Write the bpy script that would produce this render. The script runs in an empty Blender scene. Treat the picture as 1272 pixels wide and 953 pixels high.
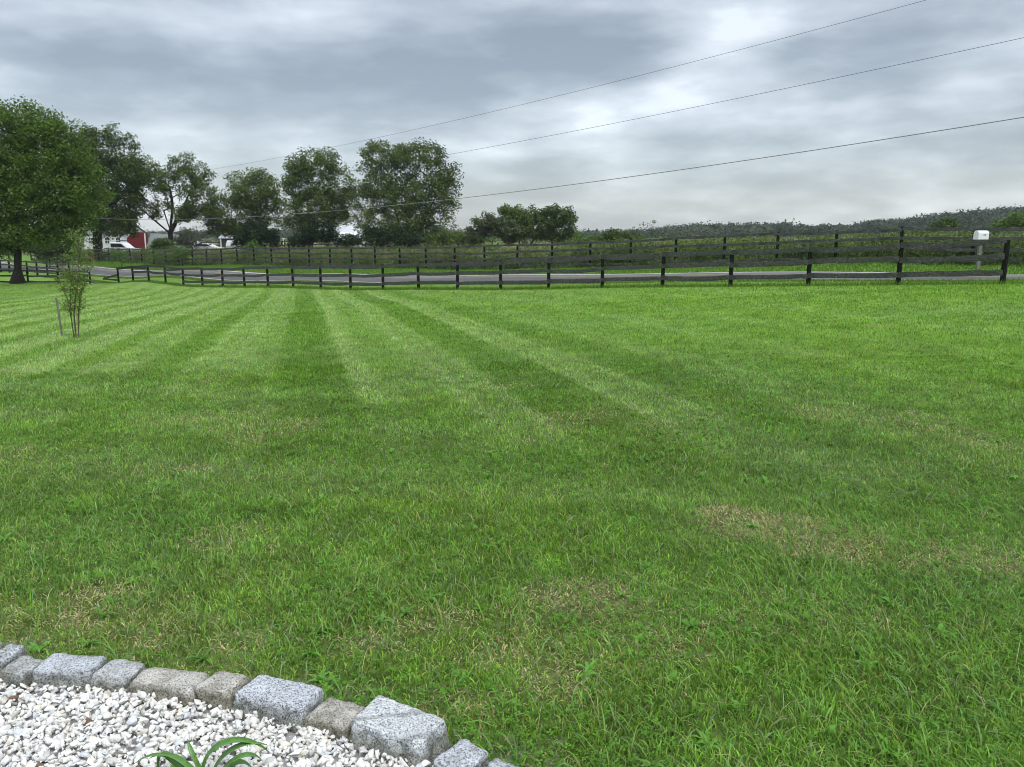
import bpy, bmesh, math, random
import numpy as np
from mathutils import Vector, Matrix, noise as mnoise

R = math.radians
rng = np.random.default_rng(11)
random.seed(5)
scene = bpy.context.scene
HAZE = .00022
COL = scene.collection

# ------------------------------------------------------------------ camera maths (places things where they stand)
F = 950.0
PITCH = math.atan((476.5 - 290) / F)
H = 1.5
CP, SP = math.cos(PITCH), math.sin(PITCH)

def ray(px, py):
    dx = (px - 636) / F; dy = (476.5 - py) / F
    return np.array([dx, CP + dy * SP, -SP + dy * CP])
def at(px, py, Y):
    r = ray(px, py)
    return np.array([0, 0, H]) + r * (Y / r[1])
def atz(px, py, z):
    r = ray(px, py)
    return np.array([0, 0, H]) + r * ((z - H) / r[2])

# ------------------------------------------------------------------ terrain
P0 = np.array([12.79, 20.08]); DT = np.array([-.0943, .0825]); STEP = 20.08 * np.hypot(*DT); DT = DT / np.hypot(*DT)
DU = np.array([DT[1], -DT[0]]); DU = DU if DU[1] > 0 else -DU      # points away from the camera, across the road
def TU(t, u):
    return P0 + DT * t + DU * u
F2 = np.array([30.9 * .5010, 30.9])                                # second fence
S2 = np.array([-.06146, .0527]) * 30.9
DT2 = S2 / np.hypot(*S2)

cp = []
for n, py in ((-4, 350), (0, 353), (1, 354), (3, 356), (7, 360), (11, 360), (15, 357), (18, 355), (22, 353), (28, 344), (36, 338)):
    q = TU(n * STEP, 0); cp.append(at(636, py, q[1])[2] * 1.0)
    cp[-1] = (q[0], q[1], cp[-1])
for n, py in ((-5, 322), (0, 327), (5, 332), (10, 335), (15, 332), (20, 329), (29.5, 325), (40, 322)):
    q = F2 + S2 * n; cp.append((q[0], q[1], at(636, py, q[1])[2]))
for px, py, Y in ((1260, 345, 24.2), (900, 343, 30), (620, 345, 37.9), (400, 345, 46.5), (200, 342, 58)):
    q = at(px, py, Y); cp.append(tuple(q))
for px, py, Y in ((22, 352, 49), (-60, 356, 50), (60, 351, 52)):
    cp.append(tuple(at(px, py, Y)))
for x, y, z in ((0, 2, 0), (-3, 2, 0), (3, 2, 0), (0, -2, 0), (-6, -4, 0), (6, -4, 0), (0, 6, -.03), (-6, 7, -.15), (6, 8, .0), (-10, 15.6, -.55), (0, 15, -.24), (8, 14, .06),
                (-3, 24, -.6), (-22, 30, -1.3), (-25, 12, -.9), (-35, 45, -1.9), (20, 8, .3), (25, 25, .6),
                (30, 48, .6), (15, 60, .3), (0, 75, -.3), (-20, 90, -.8), (-60, 100, -1.3), (-45, 115, -1.1), (40, 90, .9), (0, 120, -.2), (-80, 70, -1.8), (60, 60, 1.0), (-50, 20, -1.4), (50, 10, .6)):
    cp.append((x, y, z))
cp = np.array(cp)
def _tps(r2): return np.where(r2 > 1e-9, r2 * np.log(np.maximum(r2, 1e-9)), 0)
n_ = len(cp)
A = np.zeros((n_ + 3, n_ + 3))
d2 = ((cp[:, None, :2] - cp[None, :, :2]) ** 2).sum(-1)
A[:n_, :n_] = _tps(d2) + np.eye(n_) * 1.0
A[:n_, n_] = 1; A[:n_, n_ + 1:] = cp[:, :2]; A[n_:, :n_] = A[:n_, n_:].T
sol = np.linalg.solve(A, np.concatenate([cp[:, 2], [0, 0, 0]]))
def sstep(a, b, x):
    t = np.clip((x - a) / (b - a), 0, 1); return t * t * (3 - 2 * t)
def terrain(x, y):
    x = np.atleast_1d(np.asarray(x, float)); y = np.atleast_1d(np.asarray(y, float))
    out = np.empty(x.shape)
    CH = 200000
    for i in range(0, len(x), CH):
        a, b = x[i:i + CH], y[i:i + CH]
        aa = np.clip(a, -95, 75); bb = np.clip(b, -12, 130)
        z = sol[n_] + sol[n_ + 1] * aa + sol[n_ + 2] * bb
        for k in range(n_):
            z += sol[k] * _tps((aa - cp[k, 0]) ** 2 + (bb - cp[k, 1]) ** 2)
        far = sstep(100, 200, np.hypot(a, b))
        # wooded ridge far off to the right
        ridge = 9.0 * np.exp(-((b - 520) / 150) ** 2) * sstep(40, 420, a)
        out[i:i + CH] = z * (1 - far) + far * (-.4 + ridge)
    return out
def TZ(x, y): return float(terrain(x, y)[0])

# ------------------------------------------------------------------ numpy noise
def _hash(ix, iy, s):
    h = (ix * 374761393 + iy * 668265263 + s * 974711) & 0xFFFFFFFF
    h = ((h ^ (h >> 13)) * 1274126177) & 0xFFFFFFFF
    return ((h ^ (h >> 16)) & 0xFFFF) / 65535.0
def vnoise(x, y, s=0):
    ix = np.floor(x).astype(np.int64); iy = np.floor(y).astype(np.int64)
    fx = x - ix; fy = y - iy; fx = fx * fx * (3 - 2 * fx); fy = fy * fy * (3 - 2 * fy)
    a = _hash(ix, iy, s); b = _hash(ix + 1, iy, s); c = _hash(ix, iy + 1, s); d = _hash(ix + 1, iy + 1, s)
    return (a * (1 - fx) + b * fx) * (1 - fy) + (c * (1 - fx) + d * fx) * fy
def fbm(x, y, s=0, o=4):
    v = 0; a = .5; t = 0
    for k in range(o):
        v = v + a * vnoise(x * 2 ** k + 17.3 * k, y * 2 ** k - 9.1 * k, s + k); t += a; a *= .5
    return v / t

# ------------------------------------------------------------------ mesh + object helpers
def np_mesh(name, verts, polys, cols=None, smooth=False, matidx=None):
    """polys: list of (M,k) int arrays."""
    me = bpy.data.meshes.new(name)
    verts = np.asarray(verts, np.float32)
    loops = np.concatenate([p.ravel() for p in polys]).astype(np.int32)
    sizes = np.concatenate([np.full(len(p), p.shape[1], np.int32) for p in polys])
    starts = np.concatenate([[0], np.cumsum(sizes)[:-1]]).astype(np.int32)
    me.vertices.add(len(verts)); me.vertices.foreach_set('co', verts.ravel())
    me.loops.add(len(loops)); me.loops.foreach_set('vertex_index', loops)
    me.polygons.add(len(sizes)); me.polygons.foreach_set('loop_start', starts)
    if smooth: me.polygons.foreach_set('use_smooth', np.ones(len(sizes), bool))
    if matidx is not None: me.polygons.foreach_set('material_index', matidx.astype(np.int32))
    me.update(calc_edges=True)
    if cols is not None:
        at_ = me.color_attributes.new('Col', 'FLOAT_COLOR', 'POINT')
        c = np.ones((len(verts), 4), np.float32); c[:, :3] = cols
        at_.data.foreach_set('color', c.ravel())
    return me
def link(name, me, mats=None, parent=None):
    o = bpy.data.objects.new(name, me); COL.objects.link(o)
    if mats is not None and me is not None:
        for m in (mats if isinstance(mats, (list, tuple)) else [mats]): me.materials.append(m)
    if parent is not None: o.parent = parent
    return o
def tag(o, label=None, cat=None, group=None, kind=None):
    if label: o['label'] = label
    if cat: o['category'] = cat
    if group: o['group'] = group
    if kind: o['kind'] = kind
    return o
def empty(name, loc, label, cat, group=None, rz=0):
    o = bpy.data.objects.new(name, None); COL.objects.link(o)
    o.location = Vector([float(v) for v in loc]); o.rotation_euler = (0, 0, rz); o.empty_display_size = .2
    return tag(o, label, cat, group)
def bm_obj(name, bm, mat, parent=None, smooth=False):
    me = bpy.data.meshes.new(name); bm.normal_update(); bm.to_mesh(me); bm.free()
    if smooth:
        for p in me.polygons: p.use_smooth = True
    return link(name, me, mat, parent)
def add_box(bm, c, s, rot=None, bev=0):
    r = bmesh.ops.create_cube(bm, size=1)
    vs = r['verts']
    bmesh.ops.scale(bm, vec=s, verts=vs)
    if bev:
        es = list({e for v in vs for e in v.link_edges})
        g = bmesh.ops.bevel(bm, geom=es, offset=bev, segments=1, affect='EDGES')
        vs = list({v for v in g['verts']} | {v for v in vs if v.is_valid})
    if rot is not None: bmesh.ops.rotate(bm, verts=vs, cent=(0, 0, 0), matrix=rot)
    bmesh.ops.translate(bm, verts=vs, vec=c)
    return vs
def tubes(edges, sides=6):
    """edges: list of (p0,p1,r0,r1) -> verts, quads"""
    if not len(edges): return np.zeros((0, 3)), np.zeros((0, 4), int)
    p0 = np.array([e[0] for e in edges], float); p1 = np.array([e[1] for e in edges], float)
    r0 = np.array([e[2] for e in edges]); r1 = np.array([e[3] for e in edges])
    d = p1 - p0; L = np.linalg.norm(d, axis=1, keepdims=True); d = d / np.maximum(L, 1e-6)
    ref = np.where(np.abs(d[:, 2:3]) > .9, np.array([[1., 0, 0]]), np.array([[0, 0, 1.]]))
    a = np.cross(d, ref); a /= np.linalg.norm(a, axis=1, keepdims=True); b = np.cross(d, a)
    ang = np.arange(sides) * 2 * np.pi / sides
    ring = a[:, None] * np.cos(ang)[None, :, None] + b[:, None] * np.sin(ang)[None, :, None]
    v0 = p0[:, None] + ring * r0[:, None, None]; v1 = p1[:, None] + ring * r1[:, None, None]
    V = np.concatenate([v0, v1], 1).reshape(-1, 3)
    n = len(edges); base = np.arange(n)[:, None] * 2 * sides; k = np.arange(sides)[None]
    Q = np.stack([base + k, base + (k + 1) % sides, base + sides + (k + 1) % sides, base + sides + k], -1).reshape(-1, 4)
    return V, Q

# ------------------------------------------------------------------ materials
def mat(name):
    m = bpy.data.materials.new(name); m.use_nodes = True
    nt = m.node_tree; b = nt.nodes['Principled BSDF']
    return m, nt, b
def N(nt, t, **kw):
    n = nt.nodes.new(t)
    for k, v in kw.items(): setattr(n, k, v)
    return n
def ramp(nt, fac, stops):
    r = N(nt, 'ShaderNodeValToRGB')
    e = r.color_ramp.elements
    while len(e) < len(stops): e.new(.5)
    for i, (p, c) in enumerate(stops):
        e[i].position = p; e[i].color = (*c, 1)
    nt.links.new(fac, r.inputs[0]); return r.outputs[0]
def objco(nt, scale=None):
    tc = N(nt, 'ShaderNodeTexCoord'); o = tc.outputs['Object']
    if scale:
        mp = N(nt, 'ShaderNodeMapping'); mp.inputs['Scale'].default_value = scale
        nt.links.new(o, mp.inputs[0]); o = mp.outputs[0]
    return o
def noise(nt, co, s, d=4, r=.6):
    n = N(nt, 'ShaderNodeTexNoise'); n.inputs['Scale'].default_value = s; n.inputs['Detail'].default_value = d; n.inputs['Roughness'].default_value = r
    nt.links.new(co, n.inputs['Vector']); return n.outputs['Fac']
def bump(nt, b, h, st=.4, dist=.02):
    n = N(nt, 'ShaderNodeBump'); n.inputs['Strength'].default_value = st; n.inputs['Distance'].default_value = dist
    nt.links.new(h, n.inputs['Height']); nt.links.new(n.outputs[0], b.inputs['Normal'])
def mixc(nt, fac, a, b, mode='MIX'):
    m = N(nt, 'ShaderNodeMix', data_type='RGBA', blend_type=mode)
    for i, v in ((0, fac), (6, a), (7, b)):
        if hasattr(v, 'links'): nt.links.new(v, m.inputs[i])
        elif isinstance(v, (int, float)): m.inputs[i].default_value = v
        else: m.inputs[i].default_value = (*v, 1)
    return m.outputs[2]

def leaf_mat(name, transl=.35, rough=.45, spec=.35, haze=0):
    m, nt, b = mat(name)
    a = N(nt, 'ShaderNodeAttribute', attribute_name='Col')
    nt.links.new(a.outputs['Color'], b.inputs['Base Color'])
    b.inputs['Roughness'].default_value = rough; b.inputs['Specular IOR Level'].default_value = spec
    tr = N(nt, 'ShaderNodeBsdfTranslucent')
    c2 = mixc(nt, 1.0, a.outputs['Color'], (1.1, 1.25, .5), 'MULTIPLY')
    nt.links.new(c2, tr.inputs['Color'])
    mx = N(nt, 'ShaderNodeMixShader'); mx.inputs[0].default_value = transl
    nt.links.new(b.outputs[0], mx.inputs[1]); nt.links.new(tr.outputs[0], mx.inputs[2])
    nt.links.new(mx.outputs[0], nt.nodes['Material Output'].inputs['Surface'])
    return m
M_grass = leaf_mat('grass_blades', .32, .5, .14)
M_leaf = leaf_mat('tree_leaves', .3, .5, .15)
M_weed = leaf_mat('weed_leaves', .3, .6, .2)

def wood_mat(name, c1, c2, c3, grain=(1.2, 14, 14)):
    m, nt, b = mat(name)
    co = objco(nt, grain); f = noise(nt, co, 4.0, 6, .7)
    f2 = noise(nt, objco(nt), 1.3, 4, .6)
    c = ramp(nt, f, [(.38, c1), (.5, c2), (.64, c3)])
    c = mixc(nt, ramp(nt, f2, [(.35, (0, 0, 0)), (.7, (1, 1, 1))]), c, tuple(x * .45 for x in c2))
    nt.links.new(c, b.inputs['Base Color']); b.inputs['Roughness'].default_value = .9; b.inputs['Specular IOR Level'].default_value = .15
    bump(nt, b, f, .6, .01)
    return m
M_rail = wood_mat('weathered_rail', (.028, .030, .026), (.085, .088, .078), (.25, .25, .225), (2.5, 16, 16))
M_post = wood_mat('black_post', (.005, .006, .005), (.010, .011, .010), (.035, .036, .033), (14, 14, 1.5))
M_rail2 = wood_mat('old_grey_rail', (.035, .038, .034), (.095, .10, .09), (.26, .26, .24), (1.5, 22, 22))
M_grey = wood_mat('grey_wood', (.14, .135, .12), (.24, .235, .215), (.34, .33, .3), (14, 14, 1.5))
M_bark = wood_mat('bark', (.012, .011, .009), (.035, .031, .026), (.08, .073, .063), (9, 9, 1.5))
M_stem = wood_mat('thin_bark', (.09, .07, .045), (.17, .14, .1), (.25, .2, .15), (20, 20, 3))

def plain(name, c, rough=.6, spec=.4, var=.12, scale=3.0, metal=0):
    m, nt, b = mat(name)
    f = noise(nt, objco(nt), scale, 5, .65)
    k = tuple(x * (1 - var) for x in c); l = tuple(min(1, x * (1 + var)) for x in c)
    nt.links.new(ramp(nt, f, [(.3, k), (.7, l)]), b.inputs['Base Color'])
    b.inputs['Roughness'].default_value = rough; b.inputs['Specular IOR Level'].default_value = spec; b.inputs['Metallic'].default_value = metal
    return m

# ------------------------------------------------------------------ lawn colour field
def bump1(x, a, b, s):   # soft top hat
    return sstep(a - s, a + s, x) * (1 - sstep(b - s, b + s, x))
def row_y(x):
    return np.interp(x, ROWX, ROWY)
STONES = [  # px left, px right, py of the top face centre, height, depth, tone
    (-112, -62, 806, .10, .11, 0), (-58, -2, 808, .10, .11, 1), (-2, 17, 813, .10, .12, 2), (3, 52, 829, .10, .10, 0), (44, 130, 828, .11, .12, 2), (117, 178, 833, .11, .12, 1),
    (162, 263, 843, .11, .12, 3), (249, 305, 853, .10, .11, 3), (291, 402, 863, .12, .13, 2), (382, 455, 885, .10, .12, 4),
    (436, 553, 900, .13, .14, 5), (545, 602, 942, .11, .12, 2), (594, 652, 966, .10, .12, 2), (656, 745, 994, .11, .12, 0), (750, 822, 1036, .11, .12, 3)]
_c = [atz((a + b) / 2, y, .085) for a, b, y, *_ in STONES]
ROWX = np.array([-8.] + [c[0] for c in _c] + [_c[-1][0] + .9]); ROWY = np.array([_c[0][1] + 1.2] + [c[1] for c in _c] + [_c[-1][1] - 1.1])

PATCH = [(930, 652, .26, .12), (1050, 672, .40, .15), (1165, 690, .36, .12), (1240, 690, .2, .1), (720, 742, .25, .10), (760, 752, .2, .08), (690, 845, .22, .10), (540, 775, .28, .08), (1010, 655, .2, .1),
         (655, 548, .05, .05), (240, 583, .16, .05), (125, 738, .2, .08), (95, 770, .22, .08), (190, 795, .16, .06), (620, 815, .25, .07), (900, 640, .15, .08),
         (1080, 405, .5, .12), (850, 805, .2, .08), (450, 800, .25, .06), (1240, 700, .2, .08), (300, 800, .2, .07), (560, 880, .2, .06)]
def gnd(px, py, z=-.05):
    for _ in range(4):
        p = atz(px, py, z); z = TZ(p[0], p[1])
    return np.array([p[0], p[1], z])
PATCHW = [(gnd(a, b)[:2], w, d) for a, b, w, d in PATCH]
BOUND = np.array([gnd(a, b)[:2] for a, b in ((-300, 440), (0, 462), (200, 465), (350, 462), (440, 485), (600, 530), (760, 535), (900, 535), (1100, 575), (1272, 610), (1600, 660))])
def lawn_col(x, y, near=True):
    """returns colour (n,3), dryness (n,), stripe (n,)"""
    n1 = fbm(x * .35, y * .35, 3); n2 = fbm(x * 1.6, y * 1.6, 9); n3 = fbm(x * 6, y * 6, 21, 3)
    wob = .25 * (fbm(x * .12, y * .12, 77) - .5)
    off = x + .27 * y + wob
    s = np.zeros_like(x)
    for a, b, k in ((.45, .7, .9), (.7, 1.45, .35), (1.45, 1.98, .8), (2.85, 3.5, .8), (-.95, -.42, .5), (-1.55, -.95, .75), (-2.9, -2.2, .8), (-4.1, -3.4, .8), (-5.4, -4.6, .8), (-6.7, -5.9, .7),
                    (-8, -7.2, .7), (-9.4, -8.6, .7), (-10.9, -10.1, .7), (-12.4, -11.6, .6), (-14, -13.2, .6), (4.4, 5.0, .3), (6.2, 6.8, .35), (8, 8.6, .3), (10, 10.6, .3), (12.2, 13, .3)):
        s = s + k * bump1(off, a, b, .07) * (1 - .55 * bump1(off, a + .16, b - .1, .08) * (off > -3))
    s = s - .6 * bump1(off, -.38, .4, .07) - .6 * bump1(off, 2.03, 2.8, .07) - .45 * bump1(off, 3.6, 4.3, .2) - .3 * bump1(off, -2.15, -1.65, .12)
    yb = np.interp(x, BOUND[:, 0], BOUND[:, 1])
    zone = sstep(-.6, .6, y - yb + .6 * (n2 - .5))                     # 1 = far striped part, 0 = near part mown across
    fade = 1 - .25 * sstep(32, 50, y)
    arc = .5 + .5 * np.sin((y * .95 + .22 * x) * 2 * np.pi / 1.3 + 1.5 * n1)
    s_near = (arc - .5) * .7 * sstep(2.4, 4.5, y) + bump1(y - yb, -1.3, -.15, .5) * -.3 * n2 * 1.6
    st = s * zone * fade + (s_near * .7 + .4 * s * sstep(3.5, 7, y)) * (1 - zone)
    base = np.array([.160, .290, .046]); blue = np.array([.178, .290, .098]); yel = np.array([.205, .325, .042])
    w = np.clip((n1 - .42) * 2.6 + .35 * (1 - zone), 0, 1)[:, None] ; v = np.clip((n2 - .46) * 3, 0, 1)[:, None]
    right = (sstep(-2, 6, x) * zone)[:, None]
    c = base * (1 - .55 * w) + blue * .55 * w
    c = c * (1 - .45 * v) + yel * .45 * v
    c = c * (1 - .35 * right) + np.array([.165, .315, .032]) * .35 * right
    light = np.array([.27, .385, .125]); dark = np.array([.095, .205, .022])  # mowing stripes: gleam of the leaning blades put into the grass colour
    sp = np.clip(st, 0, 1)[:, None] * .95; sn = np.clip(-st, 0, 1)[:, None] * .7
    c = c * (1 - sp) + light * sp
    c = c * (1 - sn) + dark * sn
    c = c * (.6 + .8 * n3)[:, None]
    dry = np.zeros_like(x)
    for (q, pw, pd) in PATCHW:
        r = ((x - q[0]) / pw) ** 2 + ((y - q[1]) / (pd * 2.1)) ** 2
        dry = np.maximum(dry, np.clip(1.35 - r - 1.5 * (n2 - .35), 0, 1) * (.9 if pw < .5 else .45))
    dry = np.maximum(dry, np.clip((fbm(x * 1.1 + 5, y * 1.1, 55) - .66) * 4, 0, .4) * (1 - sstep(6, 14, y)))
    # thin strip of worn grass along the edging stones
    dry = np.maximum(dry, .5 * np.clip(1 - (y - row_y(x)) / .35, 0, 1) * n2 * 1.3)
    return c, dry, st

# ------------------------------------------------------------------ ground sheet
def axis(lo, hi, step, far, growth=1.22):
    a = list(np.arange(lo, hi + step / 2, step)); s = step; v = hi
    while v < far: s *= growth; v += s; a.append(v)
    s = step; v = lo; pre = []
    while v > -far: s *= growth; v -= s; pre.append(v)
    return np.array(pre[::-1] + a)
gx = axis(-70, 38, .3, 3500); gy = axis(-3, 92, .3, 3500)
GX, GY = np.meshgrid(gx, gy); x = GX.ravel(); y = GY.ravel()
z = terrain(x, y)
rel = np.stack([x, y], 1) - P0
tt = rel @ DT; uu = rel @ DU
u2 = (np.stack([x, y], 1) - F2) @ DU
lc, dry, st = lawn_col(x, y)
tan_ = np.array([.36, .30, .17])
d_ = (dry * .75)[:, None]
lc = lc * (1 - d_) + tan_ * .8 * d_
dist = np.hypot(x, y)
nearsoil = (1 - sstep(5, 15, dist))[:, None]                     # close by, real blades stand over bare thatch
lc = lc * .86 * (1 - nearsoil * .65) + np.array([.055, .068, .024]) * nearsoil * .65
verge = np.array([.12, .22, .038]) * (.8 + .4 * fbm(x * 1.2, y * 1.2, 4))[:, None]
field = (np.array([.115, .15, .048]) * (1 - fbm(x * .15, y * .15, 8))[:, None] + np.array([.12, .115, .055]) * fbm(x * .15, y * .15, 8)[:, None]) * 1.15
wf = sstep(-.5, 1.2, u2 + .8 * (fbm(x * .8, y * .8, 6) - .5))[:, None]
wv = sstep(.3, 1.2, uu)[:, None]
gc = lc * (1 - wv) + verge * wv
gc = gc * (1 - wf) + field * wf
# the gravel bed's soil
gy_mask = (1 - sstep(-.05, .02, y - row_y(x))) * (np.abs(x) < 9)
gc = gc * (1 - gy_mask[:, None]) + np.array([.25, .24, .22]) * gy_mask[:, None]
far_ = sstep(120, 300, dist)[:, None]
gc = gc * (1 - far_) + np.array([.06, .09, .04]) * far_
nx, ny = len(gx), len(gy)
i = np.arange(nx - 1)[None] + nx * np.arange(ny - 1)[:, None]
quads = np.stack([i, i + 1, i + 1 + nx, i + nx], -1).reshape(-1, 4)
mG, nt, b = mat('ground_turf')
a = N(nt, 'ShaderNodeAttribute', attribute_name='Col')
co = objco(nt)
f1 = noise(nt, co, 9, 5, .75); f2 = noise(nt, co, 45, 4, .7); f3 = noise(nt, objco(nt, (1, .35, 1)), 2.2, 5, .7)
mu = ramp(nt, f1, [(.3, (.55, .58, .5)), (.7, (1.45, 1.4, 1.5))])
mu2 = ramp(nt, f2, [(.3, (.6, .62, .55)), (.7, (1.4, 1.38, 1.45))])
mu3 = ramp(nt, f3, [(.3, (.82, .85, .8)), (.7, (1.18, 1.14, 1.2))])
c = mixc(nt, 1.0, a.outputs['Color'], mu, 'MULTIPLY'); c = mixc(nt, 1.0, c, mu2, 'MULTIPLY'); c = mixc(nt, 1.0, c, mu3, 'MULTIPLY')
nt.links.new(c, b.inputs['Base Color']); b.inputs['Roughness'].default_value = .95; b.inputs['Specular IOR Level'].default_value = .1
bump(nt, b, f1, .7, .06)
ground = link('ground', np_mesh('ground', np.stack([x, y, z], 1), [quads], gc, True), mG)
tag(ground, kind='structure')

# ------------------------------------------------------------------ road
mR, nt, b = mat('asphalt')
co = objco(nt); f = noise(nt, co, 60, 3, .7); g = noise(nt, objco(nt, (.6, .6, .6)), .8, 5, .6)
c = ramp(nt, g, [(.3, (.070, .071, .071)), (.7, (.115, .115, .113))]); c = mixc(nt, .35, c, ramp(nt, f, [(.3, (.05, .05, .05)), (.75, (.24, .24, .24))]))
nt.links.new(c, b.inputs['Base Color']); b.inputs['Roughness'].default_value = 1; b.inputs['Specular IOR Level'].default_value = .1; bump(nt, b, f, .3, .004)
def strip(name, u0, u1, dz, m, t0=-45, t1=130, parent=None, wob=0, skirt=.12, nu=6):
    ts = np.arange(t0, t1, .75); us = np.linspace(u0, u1, nu)
    V = []
    for t in ts:
        w = wob * (vnoise(np.array([t * .9]), np.array([u0]))[0] - .5)
        pts = np.array([TU(t, u + w) for u in us]); V.append(pts)
    V = np.array(V).reshape(-1, 2); zz = terrain(V[:, 0], V[:, 1]) + dz
    V = np.column_stack([V, zz]); a_ = np.arange(len(ts) - 1)[:, None] * nu + np.arange(nu - 1)[None]
    Q = np.stack([a_, a_ + nu, a_ + nu + 1, a_ + 1], -1).reshape(-1, 4)
    if skirt:
        n0 = len(V)
        e0 = V[0::nu].copy(); e1 = V[nu - 1::nu].copy()
        e0[:, :2] -= DU * .15; e1[:, :2] += DU * .15; e0[:, 2] -= skirt; e1[:, 2] -= skirt
        V = np.vstack([V, e0, e1]); k = np.arange(len(ts) - 1); n1 = n0 + len(ts)
        Q = np.vstack([Q, np.stack([n0 + k, n0 + k + 1, (k + 1) * nu, k * nu], -1), np.stack([k * nu + nu - 1, (k + 1) * nu + nu - 1, n1 + k + 1, n1 + k], -1)])
    o = link(name, np_mesh(name, V, [Q], None, True), m, parent)
    return o
road = strip('road', 2.45, 5.9, .035, mR, wob=.12); tag(road, kind='structure')
M_line = plain('road_line_white', (.55, .55, .52), .8, .2, .25, 6); M_yel = plain('road_line_yellow', (.34, .29, .12), .8, .2, .4, 6)
o = strip('edge_line', 2.65, 2.73, .041, M_line, parent=road, skirt=0, nu=2)
o = strip('edge_line', 5.5, 5.65, .044, M_line, parent=road, skirt=0, nu=2)
M_pale = plain('pale_asphalt', (.14, .139, .133), 1, .1, .15, 2)  # paler asphalt tone for the far lane strip
o = strip('far_lane', 4.3, 5.75, .039, M_pale, parent=road, skirt=0, nu=4)
o = strip('centre_line', 4.75, 4.83, .044, M_yel, parent=road, skirt=0, nu=2)
for ch in road.children: ch['kind'] = 'structure'

# ------------------------------------------------------------------ grass blades
def blades(bx, by, hgt, wid, lean_dir, lean, cols, segs, z=None, tipcol=1.12):
    n = len(bx)
    if z is None: z = terrain(bx, by)
    base = np.stack([bx, by, z - .004], 1)
    az = rng.uniform(0, 2 * np.pi, n)
    wv_ = np.stack([np.cos(az), np.sin(az), np.zeros(n)], 1) * (wid / 2)[:, None]
    ld = np.stack([np.cos(lean_dir), np.sin(lean_dir)], 1)
    ss = [0] + [(k + 1) / segs for k in range(segs)]
    rows = []; cc = []
    for k, s in enumerate(ss):
        p = base.copy()
        ang = lean * s                      # progressive bend
        p[:, :2] += ld * (hgt * np.sin(ang) * s)[:, None]
        p[:, 2] += hgt * np.cos(ang) * s
        shade = cols * (.95 + (tipcol - .95) * s)
        if k == len(ss) - 1: rows.append(p[:, None]); cc.append(shade[:, None])
        else:
            w = wv_ * (1 - .35 * s)
            rows.append(np.stack([p - w, p + w], 1)); cc.append(np.stack([shade, shade], 1))
    V = np.concatenate(rows, 1); C = np.concatenate(cc, 1); m = V.shape[1]
    b0 = np.arange(n)[:, None] * m
    polys = []
    for k in range(segs - 1):
        polys.append(b0 + np.array([[2 * k, 2 * k + 1, 2 * k + 3, 2 * k + 2]]))
    k = segs - 1
    polys.append(b0 + np.array([[2 * k, 2 * k + 1, 2 * k + 2]]))
    return V.reshape(-1, 3), C.reshape(-1, 3), polys
class Acc:
    def __init__(s): s.V = []; s.C = []; s.P = {}; s.n = 0
    def add(s, V, C, polys):
        for p in polys: s.P.setdefault(p.shape[1], []).append(p + s.n)
        s.V.append(V); s.C.append(C); s.n += len(V)
    def mesh(s, name):
        return np_mesh(name, np.concatenate(s.V), [np.concatenate(v) for v in s.P.values()], np.concatenate(s.C))

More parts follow.
